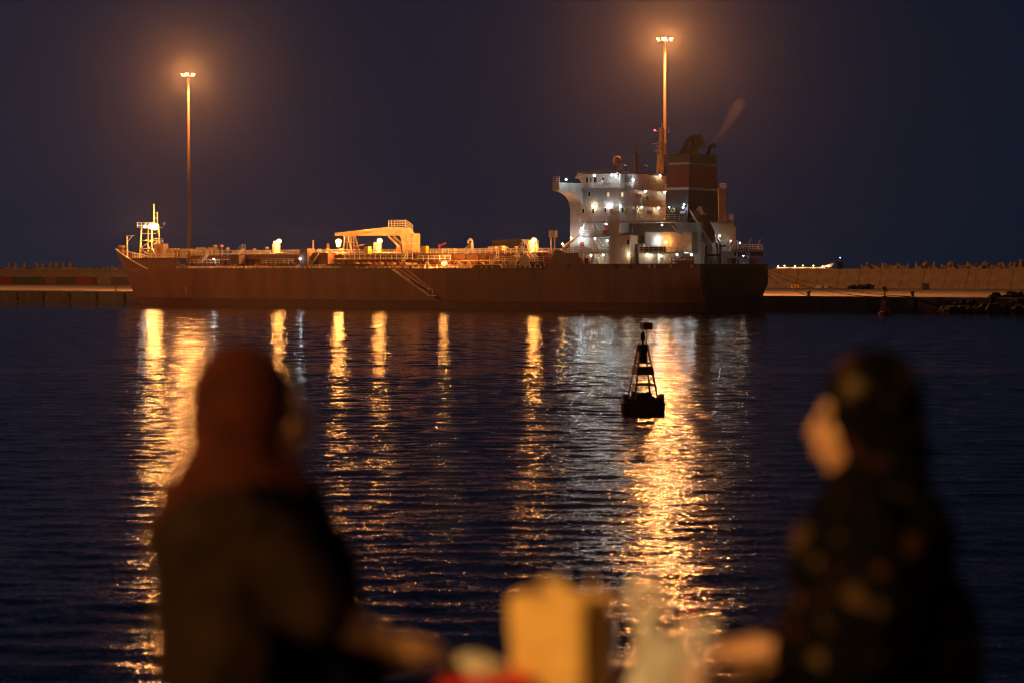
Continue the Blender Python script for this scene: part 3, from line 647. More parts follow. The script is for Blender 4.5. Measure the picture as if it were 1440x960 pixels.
# tank radar box by the bridge front and blue tarp of the aft hose store
a = PY(780, 329, 5); m = MB(); m.box(a.x-.35, a.x+.35, 4.6, 5.4, a.z-.7, a.z+.6); m.box(a.x+.42, a.x+1.1, 4.6, 5.4, a.z-.7, a.z+.6); part(m, 'cabinet', ['white'])
m = MB(); m.tube((a.x, 5, TZ-2), (a.x, 5, a.z-.7), .12, n=6); m.tube((a.x+.8, 5, TZ-2), (a.x+.8, 5, a.z-.7), .12, n=6); part(m, 'cabinet_stand', 'rail')
m = MB(); a, b, c, d = PY(691, 338, -4), PY(733, 337, -4), PY(741, 347, -4), PY(693, 347, -4); m.prism([a, b, c, d], (0, -4, 0)); part(m, 'hose_cover', 'dark')
a = PY(792, 349, 9); b = PY(815, 331, 9); m = MB(); m.tube((a.x, 9, a.z-2.5), (a.x, 9, a.z), .3, n=8); m.tube(a, b, .32, .16, n=8); part(m, 'stores_crane', 'beige')
a = PY(788, 352, 9); m = MB(); m.ball((a.x, 9.5, a.z-.6), (1.4, .8, .8), n=10, k=6); part(m, 'covered_gear', 'dark')

# ---- bridge house
D0, D1, D2, D3, D4, D5, D6 = 8.4, 10.72, 13.7, 16.4, 19.4, 22.5, 25.4
HW = 8.0
XA, XF = 19.4, 30.3
part(MB().box(XA, XF, -HW, HW, D0, D5-.12), 'house', 'white')
def slab(x0, x1, y0, y1, z, t=.22, matn='white', name='deck_slab'): part(MB().box(x0, x1, y0, y1, z-t, z), name, matn)
slab(6.3, 27.3, -9.7, 9.72, D3, .34); slab(XA-1.6, XF+.2, -HW-.3, HW+.3, D5, .26)
# aft gallery decks on the aft face
slab(XA-1.5, XA-.003, -HW, 2.2, D4+.05, .2); 
def aft_y(u, X=XA): return PX(u, 290, X).y
yb0, yb1 = aft_y(908), aft_y(895)
railing([(XA-1.4, yb1, D4+.05), (XA-1.4, aft_y(925), D4+.05)], sp=1.0, r=.035)
part(MB().box(XA-1.45, XA-1.38, yb0-3.0, yb1, D4+.05, D4+1.0), 'gallery_screen', 'cream')
# wing: swept box girder with an arched bracket, port and starboard
for s in (1, -1):
    xr, xt, xf = 27.5, 28.9, 30.4
    m = MB(); vs = []; n = 14
    for k in range(n+1):
        t = k/n; y = HW-.05 + t*(13.6-HW); xa = xr + (xt-xr)*t
        zb = 22.1 - 3.4*(1-t)**2.6 if t < 1 else 22.1
        zb = 22.05 - 3.0*(1 - math.sqrt(max(0, 1-(1-t)**2)))
        for x in (xa, xf): vs += [(x, s*y, zb), (x, s*y, 23.55)]
    fs = []
    for k in range(n):
        a, b = 4*k, 4*(k+1)
        fs += [(a, b, b+1, a+1), (a+2, a+3, b+3, b+2), (a, a+2, b+2, b), (a+1, b+1, b+3, a+3)]
    fs += [(4*n, 4*n+2, 4*n+3, 4*n+1)]
    m.add(vs, fs); part(m, 'bridge_wing', 'white')
    railing([(28.9, s*13.5, 23.55), (30.3, s*13.5, 23.55)], sp=.7, r=.03)
# wheelhouse with a forward-raked front and visor roof
m = MB(); yw = 7.0
prof = [(XA+.4, D5), (27.9, D5), (28.5, 23.7), (29.2, 24.6), (28.3, D6+.05), (XA+.4, D6-.25)]
m.prism([(x, -yw, z) for x, z in prof], (0, 2*yw, 0)); wh = part(m, 'wheelhouse', 'white')
m = MB(); m.prism([(XA-.6, -yw-1.9, D6-.2), (26.0, -yw-1.9, D6-.2), (28.6, -yw-1.9, D6+.12), (27.6, -yw-1.9, D6+.42), (XA-.6, -yw-1.9, D6+.22)], (0, 2*yw+3.8, 0)); part(m, 'wheelhouse_roof', 'roofbrown')
part(MB().prism([(28.6, yw-.3, D6+.10), (27.5, yw-.3, D6+.43), (25.0, yw-.3, D6-.15), (25.0, yw-.3, D6-.5), (28.2, yw-.3, D6-.5), (29.4, yw-.3, 24.5)], (0, 1.2, 0)), 'visor', 'white')
for u0, u1 in ((823.5, 828), (829.5, 833), (834.5, 840), (846, 851)):
    a = PY(u0, 249, yw); b = PY(u1, 258, yw); wn_ = part(MB().box(b.x, a.x, yw+.0, yw+.05, b.z, a.z), 'window', 'rail', wh); part(MB().box(b.x+.12, a.x-.12, yw+.05, yw+.07, b.z+.12, a.z-.12), 'pane', 'glass', wn_)
a = PY(848, 250, yw); b = PY(853, 257, yw); part(MB().box(b.x, a.x, yw+.01, yw+.06, b.z-.6, a.z), 'door', 'cream')
# aft part of the bridge: chart room and casing
ya0 = aft_y(881); ya1 = aft_y(903)
m = MB(); m.box(XA-1.3, XA+.39, ya1, ya0, D5, D6-.21); part(m, 'chart_room', 'white')
part(MB().box(XA-.3, XA+.38, -HW+.2, ya1-.01, D5, D6-.21), 'aft_bridge_wall', 'beige')
railing([(27.2, HW+.2, D5), (XA-1.5, HW+.2, D5), (XA-1.5, -HW, D5)], sp=1.4, r=.035)
railing([(27.0, 9.6, D3), (6.4, 9.6, D3), (6.4, 6.4, D3)], sp=1.5, r=.035)
# roof gear: satellite dome, poles, radar mast, vents
a = PY(868, 226, 3); m = MB(); m.tube((a.x, 3, D6), (a.x, 3, a.z-.5), .14, n=8); m.lathe([(.3, -.85), (.78, -.55), (.85, 0), (.72, .5), (.4, .78), (.08, .88)], a, n=16); part(m, 'satellite_dome', 'beige', smooth=False)
a = PY(894.5, 192, -1); m = MB(); m.tube((a.x, -1, D6), (a.x, -1, a.z), .3, .12, n=8); m.tube((a.x, -1, a.z-5.5), (a.x, -1, a.z-3.2), .42, n=8)
for k in range(8): m.bar((a.x-.5, -1, D6+.5+k*.55), (a.x, -1, D6+.5+k*.55), .06)
part(m, 'signal_mast', 'roofbrown')
rx = PY(930, 240, -6.5).x; zt = PY(930, 180, -6.5).z; m = MB()
m.bar((rx, -6.5, D6), (rx, -6.5, zt), .7, .7); m.bar((rx+1.0, -6.5, D6), (rx+.6, -6.5, zt-5), .3); m.bar((rx, -4.6, zt-.7), (rx, -9.2, zt-.7), .16); m.bar((rx, -7.8, zt-2.8), (rx, -5.2, zt-2.8), .14); m.bar((rx, -8.2, zt-4.8), (rx, -4.9, zt-4.8), .16)
for k in range(10): m.bar((rx+.9, -6.9, D6+.6+k*.6), (rx+.9, -6.1, D6+.6+k*.6), .06)
m.box(rx-.4, rx+1.2, -7.2, -5.8, zt-4.4, zt-4.2); m.tube((rx, -6.5, zt), (rx, -6.5, zt+.9), .07, n=6); m.bar((rx, -9.1, zt-.7), (rx, -9.1, zt+.3), .1); m.bar((rx, -8.1, zt-2.8), (rx, -8.1, zt-2.2), .3)
part(m, 'radar_mast', 'beige')
a = PY(920, 184, -4.4); lamp((rx+.2, -4.5, zt-.55), 'lamp_red', .16, (0, 1, 0))
part(MB().bar((rx+.8, -4.6, zt-3), (rx+.8, -6.0, zt-3), .12), 'radar_scanner', 'white')
for u in (878, 908): a = PY(u, 236, 0); part(MB().lathe([(.2, -1.2), (.2, -.2), (.42, -.1), (.42, .35), (.2, .5)], a, n=10), 'mushroom_vent', 'dark')
railing([(27, 5, D6+.2), (XA, 5, D6+.2)], sp=2.2, r=.03, matn='roofbrown')
# name board with the ship's name
a = PY(831.8, 257.3, HW+.3); b = PY(862.3, 263.6, HW+.3)
nb = part(MB().box(b.x, a.x, HW+.26, HW+.36, b.z, a.z), 'name_board', 'board_white')
text('CALLISTO', .82, face_port((a.x+b.x)/2, HW+.375, (a.z+b.z)/2), 'black', nb)
text('52', .8, face_aft(XA-.33, aft_y(931.5), 24.1-.9), 'black', S, 'number')
# windows (small), some lit, on the port face and on the aft face
for u, v, lit in ((829, 254.5+19, 0), (855.5, 274, 1), (820.5, 297, 0), (834.3, 297, 0), (851.5, 296, 0)):
    a = PY(u, v, HW); f = part(MB().box(a.x-.3, a.x+.3, HW, HW+.05, a.z-.48, a.z+.48), 'window', 'rail'); part(MB().box(a.x-.2, a.x+.2, HW+.05, HW+.07, a.z-.38, a.z+.38), 'pane', 'window_lit' if lit else 'glass', f)
for u, v, lit in ((874.7, 274, 1), (875, 296, 0)):
    a = PX(u, v, XA); f = part(MB().box(XA-.05, XA, a.y-.45, a.y+.45, a.z-.5, a.z+.5), 'window', 'rail'); part(MB().box(XA-.07, XA-.05, a.y-.32, a.y+.32, a.z-.38, a.z+.38), 'pane', 'window_lit' if lit else 'glass', f)
# lifebuoys, fire cabinets, doors
def ring(c, axis, r=.38, matn='orange'):
    m = MB(); c = Vector(c); n = 14; e1 = Vector((1, 0, 0)) if axis == 'y' else Vector((0, 1, 0)); e2 = Vector((0, 0, 1)); P = [c + (e1*math.cos(2*math.pi*i/n) + e2*math.sin(2*math.pi*i/n))*r for i in range(n)]
    for i in range(n): m.tube(P[i], P[(i+1) % n], .11, n=6)
    part(m, 'lifebuoy', matn)
a = PY(859.5, 297, HW+.15); ring(a, 'y'); part(MB().box(a.x-1.6, a.x-.5, HW, HW+.04, a.z-.08, a.z+.08), 'notice', 'yellowpaint')
a = PX(880, 296.5, XA-.15); ring(a, 'x', .55, 'yellowpaint')
for u, v in ((898, 276), (913, 299)): a = PX(u, v, XA); part(MB().box(XA-.3, XA, a.y-.6, a.y+.6, a.z-.35, a.z+.35), 'fire_cabinet', 'redpaint')
for u in (906, 921): a = PX(u, 283, XA); part(MB().box(XA-.08, XA, a.y-.7, a.y+.7, D4+.1, D4+2.1), 'door', 'cream')
a = PX(910, 283, XA-.6); m = MB(); m.lathe([(.25, 0), (.25, 1.6), (.12, 1.9)], (XA-.6, a.y, D4+.06), n=10); part(m, 'gas_bottle', 'dark')
for u in (900, 918): a = PX(u, 305, XA); part(MB().box(XA-.08, XA, a.y-.7, a.y+.7, D3+.02, D3+2.0), 'door', 'beige')
m = MB(); m.bar((XA-.1, aft_y(894), D3), (XA-.1, aft_y(894), D4-.2), .14); m.bar((XA-.1, aft_y(894), D4-.9), (XA-1.3, aft_y(894)+.8, D4-.2), .12); part(m, 'gallery_prop', 'cream')
# lower levels: stair well on the port side
x857, x871, x818 = PY(857, 340, 9.5).x, PY(871, 340, 9.5).x, PY(819, 340, 9.5).x
part(MB().box(x871, x857, 5, 9.5, D0, D3-.35), 'stair_trunk', 'white')
slab(x857+.003, x818+.3, HW+.003, 9.6, D2, .25); slab(x857+.003, x818+3, HW+.003, 9.9, D1, .2)
for z0, z1, ua, ub in ((D2, D3, 834, 845), (D1, D2, 834, 846), (D0, D1, 835, 846)):
    b = PY(ua, 340, 9).x; a = PY(ub, 340, 9).x; stairs((a, 8.5, z0), (b, 8.5, z1-.1), .8, 'rail', n=8)
railing([(x818+.3, 9.5, D2), (PY(846, 340, 9.5).x, 9.5, D2)], sp=1.0, r=.035); railing([(x818+2.9, 9.8, D1), (x857, 9.5, D1)], sp=1.1, r=.035)
for u, z in ((820, D2), (820, D0), (833, D0), (836, D2)):
    a = PY(u, 340, 9.5); part(MB().box(a.x-.08, a.x+.08, 9.35, 9.5, z, z+2.5), 'stanchion', 'white')
for u, v in ((853, 321), (848, 327), (818, 344)): a = PY(u, v, HW+.3); part(MB().box(a.x-.35, a.x+.35, HW, HW+.3, a.z-.5, a.z+.45), 'fire_cabinet', 'redpaint')
for u, z in ((831, D2), (831, D1), (826, D0), (838, D0)): a = PY(u, 340, HW); part(MB().box(a.x-.4, a.x+.4, HW, HW+.06, z+.02, z+2.0), 'door', 'cream')
a = PY(815, 367, 9.5); part(MB().lathe([(.55, -1.4), (.6, -.4), (.5, .3), (.2, .7)], a, n=12), 'drum', 'redpaint'); a = PY(826, 369, 9.5); part(MB().box(a.x-.4, a.x+.4, 9, 9.8, D0, D0+1.3), 'drum_rack', 'redpaint')
# casing abaft the house
x886 = PY(886, 340, 9.5).x
part(MB().box(x886, x871-.003, 4, 9.45, D0, D2+.1), 'aft_annex', 'cream')
a = PY(883, 341, 9.5); part(MB().box(a.x-.22, a.x+.22, 9.45, 9.5, a.z-.4, a.z+.4), 'window', 'glass')
part(MB().box(3.6, XA-.003, -6.5, 5.0, D0, D3-.35), 'engine_casing', 'cream')
x907, x929, x958 = PY(907, 340, 7).x, PY(929, 340, 7).x, PY(958, 340, 7).x
part(MB().box(x929+.002, x907, 5.002, 7, D1, PY(907, 327, 7).z), 'boat_deck_house', 'white'); part(MB().box(x958-2.2, x929, 5.002, 7.0, D1, PY(907, 327, 7).z), 'boat_deck_house', 'beige')  # one wall: the warm lamp's tone is put into the beige half's colour
x895, x924 = PY(897, 365, 9).x, PY(924, 365, 9).x
slab(x958-2.2, PY(897, 352, 9.6).x, 5.01, 9.6, D1, .25)
railing([(PY(897, 352, 9.6).x, 9.5, D1), (x958-2.2, 9.5, D1)], sp=1.1, r=.04); 
part(MB().box(PY(936, 352, 9.5).x, PY(900, 352, 9.5).x, 9.4, 9.46, D1+.1, D1+.95), 'canvas_dodger', 'dark')
part(MB().box(x924, x895, 5.01, 8.8, D0, D1-.25), 'deck_store', 'white')
a = PY(933, 365, 8.2); b = PY(946, 365, 8.2); part(MB().box(b.x, a.x, 5.01, 8.2, D0, D1-.25), 'deck_store', 'beige'); part(MB().box(PY(890.5, 365, 9.5).x, PY(887, 365, 9.5).x, 8.6, 9.5, D0, D0+1.5), 'locker', 'roofbrown')
m = MB(); a = PY(945, 360, 9.5); b = PY(976, 360, 9.5)
for z in (.6, 1.3): m.tube((a.x, 9.6, D0+z), (b.x, 9.6, D0+z), .1, n=6)
for k in range(7): x = a.x + (b.x-a.x)*k/6; m.tube((x, 9.6, D0), (x, 9.6, D0+1.35), .09, n=6)
m.box(b.x+.6, a.x-.8, 8.6, 9.3, D0, D0+.9); part(m, 'gangway_rack', 'redpaint')
a = PY(901, 342, 7.6); part(MB().box(a.x-.6, a.x+.6, 7.02, 7.8, D1, D1+1.6), 'locker', 'white')
# brace frames of the boat deck
m = MB(); m.bar(PY(942, 313, 9.4), PY(958, 331, 8), .22); m.bar(PY(946, 313, 9.4), PY(961, 331, 8), .16); part(m, 'deck_brace', 'cream')
# funnel: banded, tapered, port face and wide aft face
def fun_sec(z):
    t = (z-D3)/(28.35-D3); xf = 11.1-.45*t; xa = 6.3+.05*t; y = 5.35-.65*t; return [(xa, y, z), (xf, y, z), (xf, -y, z), (xa, -y, z)]
fun = empty('funnel'); fun.parent = ship
def band(z0, z1, matn, name='funnel_band'):
    a = fun_sec(z0); b = fun_sec(z1); m = MB(); m.add(a+b, [(0,1,5,4), (1,2,6,5), (2,3,7,6), (3,0,4,7), (4,5,6,7), (3,2,1,0)]); return part(m, name, matn, fun)
zf = [D3, PX(950, 266, 6.4).z, PX(950, 262.5, 6.4).z, PX(950, 230, 6.4).z, PX(950, 227, 6.4).z, 28.35]
for i, mt in enumerate(('fun_teal', 'fun_white', 'fun_red', 'fun_white', 'fun_blue')): band(zf[i], zf[i+1]-.003, mt)
part(MB().add(fun_sec(28.35)+[(p[0], p[1], 28.6) for p in fun_sec(28.35)], [(0,1,5,4), (1,2,6,5), (2,3,7,6), (3,0,4,7), (4,5,6,7)]), 'funnel_top', 'black', fun)
# exhausts: fat bent uptakes and a small pipe
for (u0, v0), (u1, v1), r in (((962, 218), (972, 199), .95), ((968, 218), (981, 198), .95), ((978, 219), (983, 206), .32), ((994, 221), (998, 207), .36)):
    a = PX(u0, v0, 8.3); b = PX(u1, v1, 8.0); m = MB(); m.tube(a, b, r, r, n=14)
    m.tube(b, (b.x-.9, b.y-.5, b.z+(.35 if r > .5 else .5)), r, r*1.02, n=14); m.ball(b, r, n=12, k=8)
    part(m, 'exhaust_pipe', 'smokestack', fun, True)
a = PY(944, 296, 5.6); ring((a.x-.3, 5.55, a.z), 'y', .38, 'yellowpaint'); a = PY(959, 299, 5.6); part(MB().box(a.x-.5, a.x+.5, 5.3, 5.5, a.z-.2, a.z+.15), 'notice', 'fun_white')
# starboard tower seen past the funnel
yt = PX(1013, 290, 10).y; yt2 = PX(1017.5, 290, 10).y
part(MB().box(9.4, 12.5, yt2, yt+1.5, D0, PX(1013, 266, 10).z), 'starboard_tower', 'beige')
railing([(9.5, yt2, PX(1013, 266, 10).z), (9.5, yt+1, PX(1013, 266, 10).z)], sp=.7, r=.035)
y2 = PX(1029, 312, 9).y; slab(8.6, 11, y2, yt2, PX(1020, 310, 9).z, .5, 'beige'); railing([(8.7, y2, PX(1020, 310, 9).z), (8.7, yt2, PX(1020, 310, 9).z)], sp=.7, r=.035)
part(MB().box(4.8, 9.2, -9.2, -6.51, D0, D3-.9), 'casing_annex', 'cream')
# ---- free-fall lifeboat on its ramp
LY = 3.2
p1 = PY(975, 298, LY); p2 = PY(1001, 338, LY); ax = (p2-p1).normalized(); Llen = (p2-p1).length+1.2
up = Vector((-ax.z, 0, ax.x)); up = up if up.z > 0 else -up
lb = empty('lifeboat'); lb.parent = ship; lb.matrix_local = Matrix(((ax.x, 0, up.x, (p1.x+p2.x)/2), (0, 1, 0, LY), (ax.z, 0, up.z, (p1.z+p2.z)/2), (0, 0, 0, 1)))
m = MB(); n = 12; prof = [(-.5, .12), (-.47, .62), (-.36, .9), (-.1, 1.0), (.15, 1.0), (.32, .86), (.44, .55), (.5, .1)]; vs = []
for t, f in prof:
    for i in range(n): a = 2*math.pi*i/n; cz = math.sin(a); vs.append((t*Llen, 1.35*f*math.cos(a), (1.15 if cz < 0 else 1.5)*f*cz))
k = len(prof); m.add(vs, [(j*n+i, j*n+(i+1) % n, (j+1)*n+(i+1) % n, (j+1)*n+i) for j in range(k-1) for i in range(n)] + [tuple(range(n)), tuple(range((k-1)*n, k*n))]); part(m, 'lifeboat_hull', 'lifeboat', lb, True)
m = MB(); m.box(-Llen*.40, -Llen*.18, -.7, .7, 1.05, 2.0); part(m, 'cockpit', 'lifeboat', lb); m = MB(); m.bar((-Llen*.45, 1.38, .05), (Llen*.4, 1.36, .05), .1, .14); part(m, 'fender_strip', 'black', lb)
m = MB()
for dy in (1.65, -1.65): m.bar((-Llen*.56, dy, .35), (Llen*.58, dy, .35), .22, .28); m.bar((-Llen*.66, dy, -1.5), (Llen*.45, dy, -1.5), .24, .3)
for t in (-.3, .0, .3): m.bar((t*Llen, 1.65, -1.5), (t*Llen, -1.65, -1.5), .14); m.bar((t*Llen, 1.65, -1.5), (t*Llen+.8, 1.65, .35), .16); m.bar((t*Llen, -1.65, -1.5), (t*Llen+.8, -1.65, .35), .16)
part(m, 'launch_ramp', 'cream', lb)
m = MB()
for u0, v0, u1, v1, Y in ((991, 342, 989, 371, LY+1.7), (988, 341, 994, 371, LY+1.7), (1006, 338, 1013, 371, LY-1.8), (1009, 342, 1010, 371, LY-1.8)): m.bar(PY(u0, v0, Y), PY(u1, v1, Y), .3)
part(m, 'davit_leg', 'cream')
m = MB()
for (u0, v0), (u1, v1) in (((993, 346), (993, 372)), ((1012.5, 344), (1012.5, 372)), ((993, 359), (1012.5, 359)), ((1012.5, 347), (1020, 346))): m.bar(PX(u0, v0, -.3), PX(u1, v1, -.3), .3)
part(m, 'stern_frame', 'black')
# ---- after mooring deck with canopy
y0, y1 = PX(1030, 352, 1.0).y, PX(1070, 352, 1.0).y
a = PX(1022, 352, 1.5); slab(.6, 5, y1, a.y, PX(1040, 351.5, 1).z, .3); railing([(.7, y1, a.z), (.7, a.y, a.z)], sp=.9, r=.04)
part(MB().box(.5, 4, y1, PX(1052, 356, 1).y, a.z-1.0, a.z-.31), 'canopy_screen', 'dark')
for u in (1036, 1052, 1069): q = PX(u, 360, 1.2); part(MB().bar((1.2, q.y, D0), (1.2, q.y, a.z-.3), .16), 'canopy_post', 'cream')
m = MB()
for u in (1053, 1066): q = PX(u, 348, 1); m.path([(1, q.y, a.z), (1, q.y-.1, a.z+1.2), (1, q.y-.9, a.z+2)], .08)
m.path([(1, PX(1038, 348, 1).y, a.z), (1, PX(1037, 337, 1).y, a.z+1.7)], .12)
part(m, 'awning_davit', 'cream')
for u in (1021, 1032, 1044, 1060):
    q = PX(u, 368, 2.5); winch(2.5, q.y, D0, .75, random.choice(['redpaint', 'cream', 'galv']))
q = PX(1020, 340, 3); part(MB().lathe([(.9, 0), (.9, 1.4), (.6, 1.7)], (3, q.y, PX(1020, 345, 3).z-1), n=12), 'deck_tank', 'cream')
m = MB()
for k in range(14): y = 10.4 - k*1.55; m.tube((-.7, y, 8.4), (-.7, y, 9.3), .05, n=5)
part(m, 'stern_stanchion', 'roofbrown')
# ---- lamps of the ship, each placed on the wall or post it is fixed to
fwd = (0, 1, 0); aft = (-1, 0, 0)
for u, v, Y, k, r in ((217, 319, 1.95, 'lamp_flood', .8), (211.5, 319, 1.9, 'lamp_flood', .55), (203, 319, 1.6, 'lamp_white', .26), (386.5, 341, 4.9, 'lamp_warm_small', .24), (392, 339.5, 4.9, 'lamp_warm', .45), (475.5, 340, 6.0, 'lamp_warm', .55), (475.5, 345, 6.0, 'lamp_warm', .42), (533.5, 339, 4.9, 'lamp_warm', .5), (624, 371, 9.6, 'lamp_warm', .45), (750.5, 338, 4.8, 'lamp_warm', .45), (791, 343.5, 9.3, 'lamp_warm_small', .2)):
    p = PY(u, v, Y); lamp(p, k, r, fwd, post=(7.2 if Y > 5 and u > 400 else None))
for u, v, Y, k, r in ((300.5, 364.5, 9.0, 'lamp_white', .16), (422, 364, 10.5, 'lamp_white', .2), (796, 253, 13.0, 'lamp_white', .18),
    (836, 247.5, 8.9, 'lamp_white', .17), (860, 246.5, 8.7, 'lamp_white', .2), (866, 247.5, 7.6, 'lamp_white', .2), (834, 290.5, HW+.35, 'lamp_soft', .17), (856, 291, HW+.35, 'lamp_white', .2),
    (818.3, 321.5, 9.7, 'lamp_white', .2), (817.5, 335.5, HW+.6, 'lamp_white', .2), (836.5, 336, HW+.9, 'lamp_soft', .15), (852.5, 315.5, HW+.9, 'lamp_white', .13), (854, 338.5, HW+.9, 'lamp_white', .13), (848, 359, HW+.9, 'lamp_soft', .15), (831, 359.5, HW+.9, 'lamp_soft', .15),
    (884, 358, 9.8, 'lamp_soft', .18), (910.5, 358.5, 9.15, 'lamp_soft', .2), (923.5, 338.5, 7.35, 'lamp_white', .22), (936.5, 341, 7.5, 'lamp_warm_small', .22), (930, 360.5, 8.4, 'lamp_soft', .15), (952, 358.5, 9.3, 'lamp_white', .18), (972, 358.5, 8.6, 'lamp_white', .18),
    (941, 292, 5.8, 'lamp_white', .12), (962, 288, 5.8, 'lamp_white', .13), (960.5, 292, 5.8, 'lamp_white', .17), (931, 317, 8.5, 'lamp_white', .12), (815, 340, HW+.6, 'lamp_white', .12), (803, 335, 9, 'lamp_white', .12)):
    lamp(PY(u, v, Y), k, r, fwd)
for u, v, X, k, r in ((890.5, 253.5, XA-1.6, 'lamp_white', .17), (906, 248.5, XA-.6, 'lamp_white', .2), (928.5, 247.5, XA-.7, 'lamp_soft', .18), (907.5, 269.5, XA-.6, 'lamp_soft', .17), (935, 271, XA-.6, 'lamp_soft', .18), (872.5, 290.5, XA-.4, 'lamp_white', .15), (902.5, 291.8, XA-.6, 'lamp_soft', .15), (926, 292.5, XA-.6, 'lamp_soft', .2),
    (1012, 332, 2.0, 'lamp_white', .16), (1027.5, 339, 2.5, 'lamp_white', .1), (1040.5, 342, .8, 'lamp_warm_small', .13), (1045.5, 360, .8, 'lamp_white', .1)):
    lamp(PX(u, v, X), k, r, aft)

# ---- deck floodlights: on the bridge front shining forward, on the foremast shining aft
def deck_flood(p, target, watts, color=(1.0, 0.34, 0.06), size=50):
    p = Vector(p); d = (Vector(target)-p).normalized(); m = MB(); m.tube(p-d*.5, p-d*.1, .22, .36, n=12); m.bar(p-d*.4, p-d*.4-Vector((0, 0, .6)), .1)
    h = part(m, 'deck_floodlight', 'galv'); ld = bpy.data.lights.new('lamp_light', 'SPOT'); ld.color = color; ld.energy = watts; ld.spot_size = R(size); ld.spot_blend = .9; ld.shadow_soft_size = .2
    o = bpy.data.objects.new('lamp_light', ld); col.objects.link(o); o.parent = h; o.matrix_local = Matrix.Translation(p) @ d.to_track_quat('-Z', 'Y').to_matrix().to_4x4()
for y in (7.4, -7.4): deck_flood((30.8, y, 22.9), (88, y*.8, 8), 85000)
deck_flood((30.8, 11.5, 24.1), (62, 9.5, 8), 26000, size=60)
deck_flood((fx-2.4, 2.2, 17.6), (92, 7, 8), 45000); deck_flood((fx-2.4, -1.6, 17.6), (100, -3, 8), 25000)
# ---- mooring lines
def rope(a, b, sag, label):
    a = Vector(a); b = Vector(b); m = MB(); n = 14; P = [a.lerp(b, i/n) - Vector((0, 0, sag*4*(i/n)*(1-i/n))) for i in range(n+1)]
    m.path(P, .055, n=6); o = m.build('mooring_rope', 'rope'); tag(o, label, 'rope', 'mooring ropes from the stern')
bf = ground(1283, 417, QH+.6); bn = ground(1137, 417, QH+.6)
for k, (X, Y, Z) in enumerate(((-1.1, -9.6, 7.9), (-1.1, -8.4, 7.5))): rope(from_ship(X, Y, Z), bf + Vector((0, .3*k, 0)), 1.2+.5*k, 'long dark mooring rope slung from the stern to the bollard by the rocks')
for k, (X, Y, Z) in enumerate(((-1.1, -10.2, 7.0), (-1.0, -10.6, 6.6))): rope(from_ship(X, Y, Z), bn + Vector((.2*k, .2, 0)), .3, 'short steep mooring rope from the stern to the bollard next to it')

# ================================================================== BUOYS
def buoy(loc, label, scale=1.0, rz=0.0):
    r = empty('light_buoy', loc, rz); tag(r, label, 'buoy'); k = scale; r.scale = (k, k, k)
    m = MB(); m.lathe([(.9, -.5), (1.18, -.15), (1.25, .15), (1.25, .42), (1.2, .58), (1.08, .70), (.6, .80)], n=32); fl = part(m, 'float', 'buoy_red', r, True)
    m = MB()
    for i in range(8): a = 2*math.pi*i/8+.2; m.box(1.12*math.cos(a)-.09, 1.12*math.cos(a)+.09, 1.12*math.sin(a)-.09, 1.12*math.sin(a)+.09, .6, .9+.08*(i % 3))
    m.lathe([(1.28, .36), (1.28, .44)], n=28); part(m, 'lifting_eye', 'dark', fl)
    zl, zh = .74, 3.72; hb, ht = .66, .2
    def lp(i, z): t = (z-zl)/(zh-zl); h_ = hb+(ht-hb)*t; sx, sy = ((1,1), (1,-1), (-1,-1), (-1,1))[i]; return Vector((sx*h_, sy*h_, z))
    for i in range(4): part(MB().bar(lp(i, zl), lp(i, zh), .08), 'tower_leg', 'buoy_red', r)
    for z in (1.5, 2.72):
        m = MB()
        for i in range(4): m.bar(lp(i, z), lp((i+1) % 4, z), .075)
        part(m, 'cross_brace', 'buoy_red', r)
    m = MB(); A = [lp(i, 2.05)*1.0 for i in range(4)]; B = [lp(i, 2.5) for i in range(4)]
    for P_ in (A, B):
        for p in P_: p.x *= 1.14; p.y *= 1.14
    m.add(A+B, [(0,1,5,4), (1,2,6,5), (2,3,7,6), (3,0,4,7), (4,5,6,7), (3,2,1,0)]); part(m, 'radar_reflector', 'buoy_red', r)
    m = MB(); m.tube((0, 0, 2.75), (0, 0, 3.4), .17, n=10); m.box(-.25, .25, -.25, .25, 3.66, 3.76); m.box(-.21, .21, -.21, .21, 3.35, 3.66); part(m, 'battery_box', 'dark', r)
    m = MB(); m.lathe([(.1, 3.92), (.14, 4.0), (.14, 4.28), (.1, 4.36), (.03, 4.46)], n=12); m.tube((0, 0, 3.76), (0, 0, 3.92), .05, n=6); part(m, 'lantern', 'glass', r)
    m = MB(); m.tube((.22, 0, 3.4), (.22, 0, 5.05), .045, n=6); m.box(-.06, .5, -.28, .28, 4.55, 4.97); part(m, 'topmark', 'buoy_red', r)
    for i in range(5): part(MB().ball((random.uniform(-.5, .5), random.uniform(-.5, .5), .92), .16, n=6, k=4), 'mooring_shackle', 'dark', r)
    return r
buoy(ground(904, 577.5), 'rust red lattice light buoy floating in the glittering lamp reflection', .95, .25)
buoy(ground(1244, 443.5), 'small dim light buoy floating close to the dark quay rocks', .86, .9)

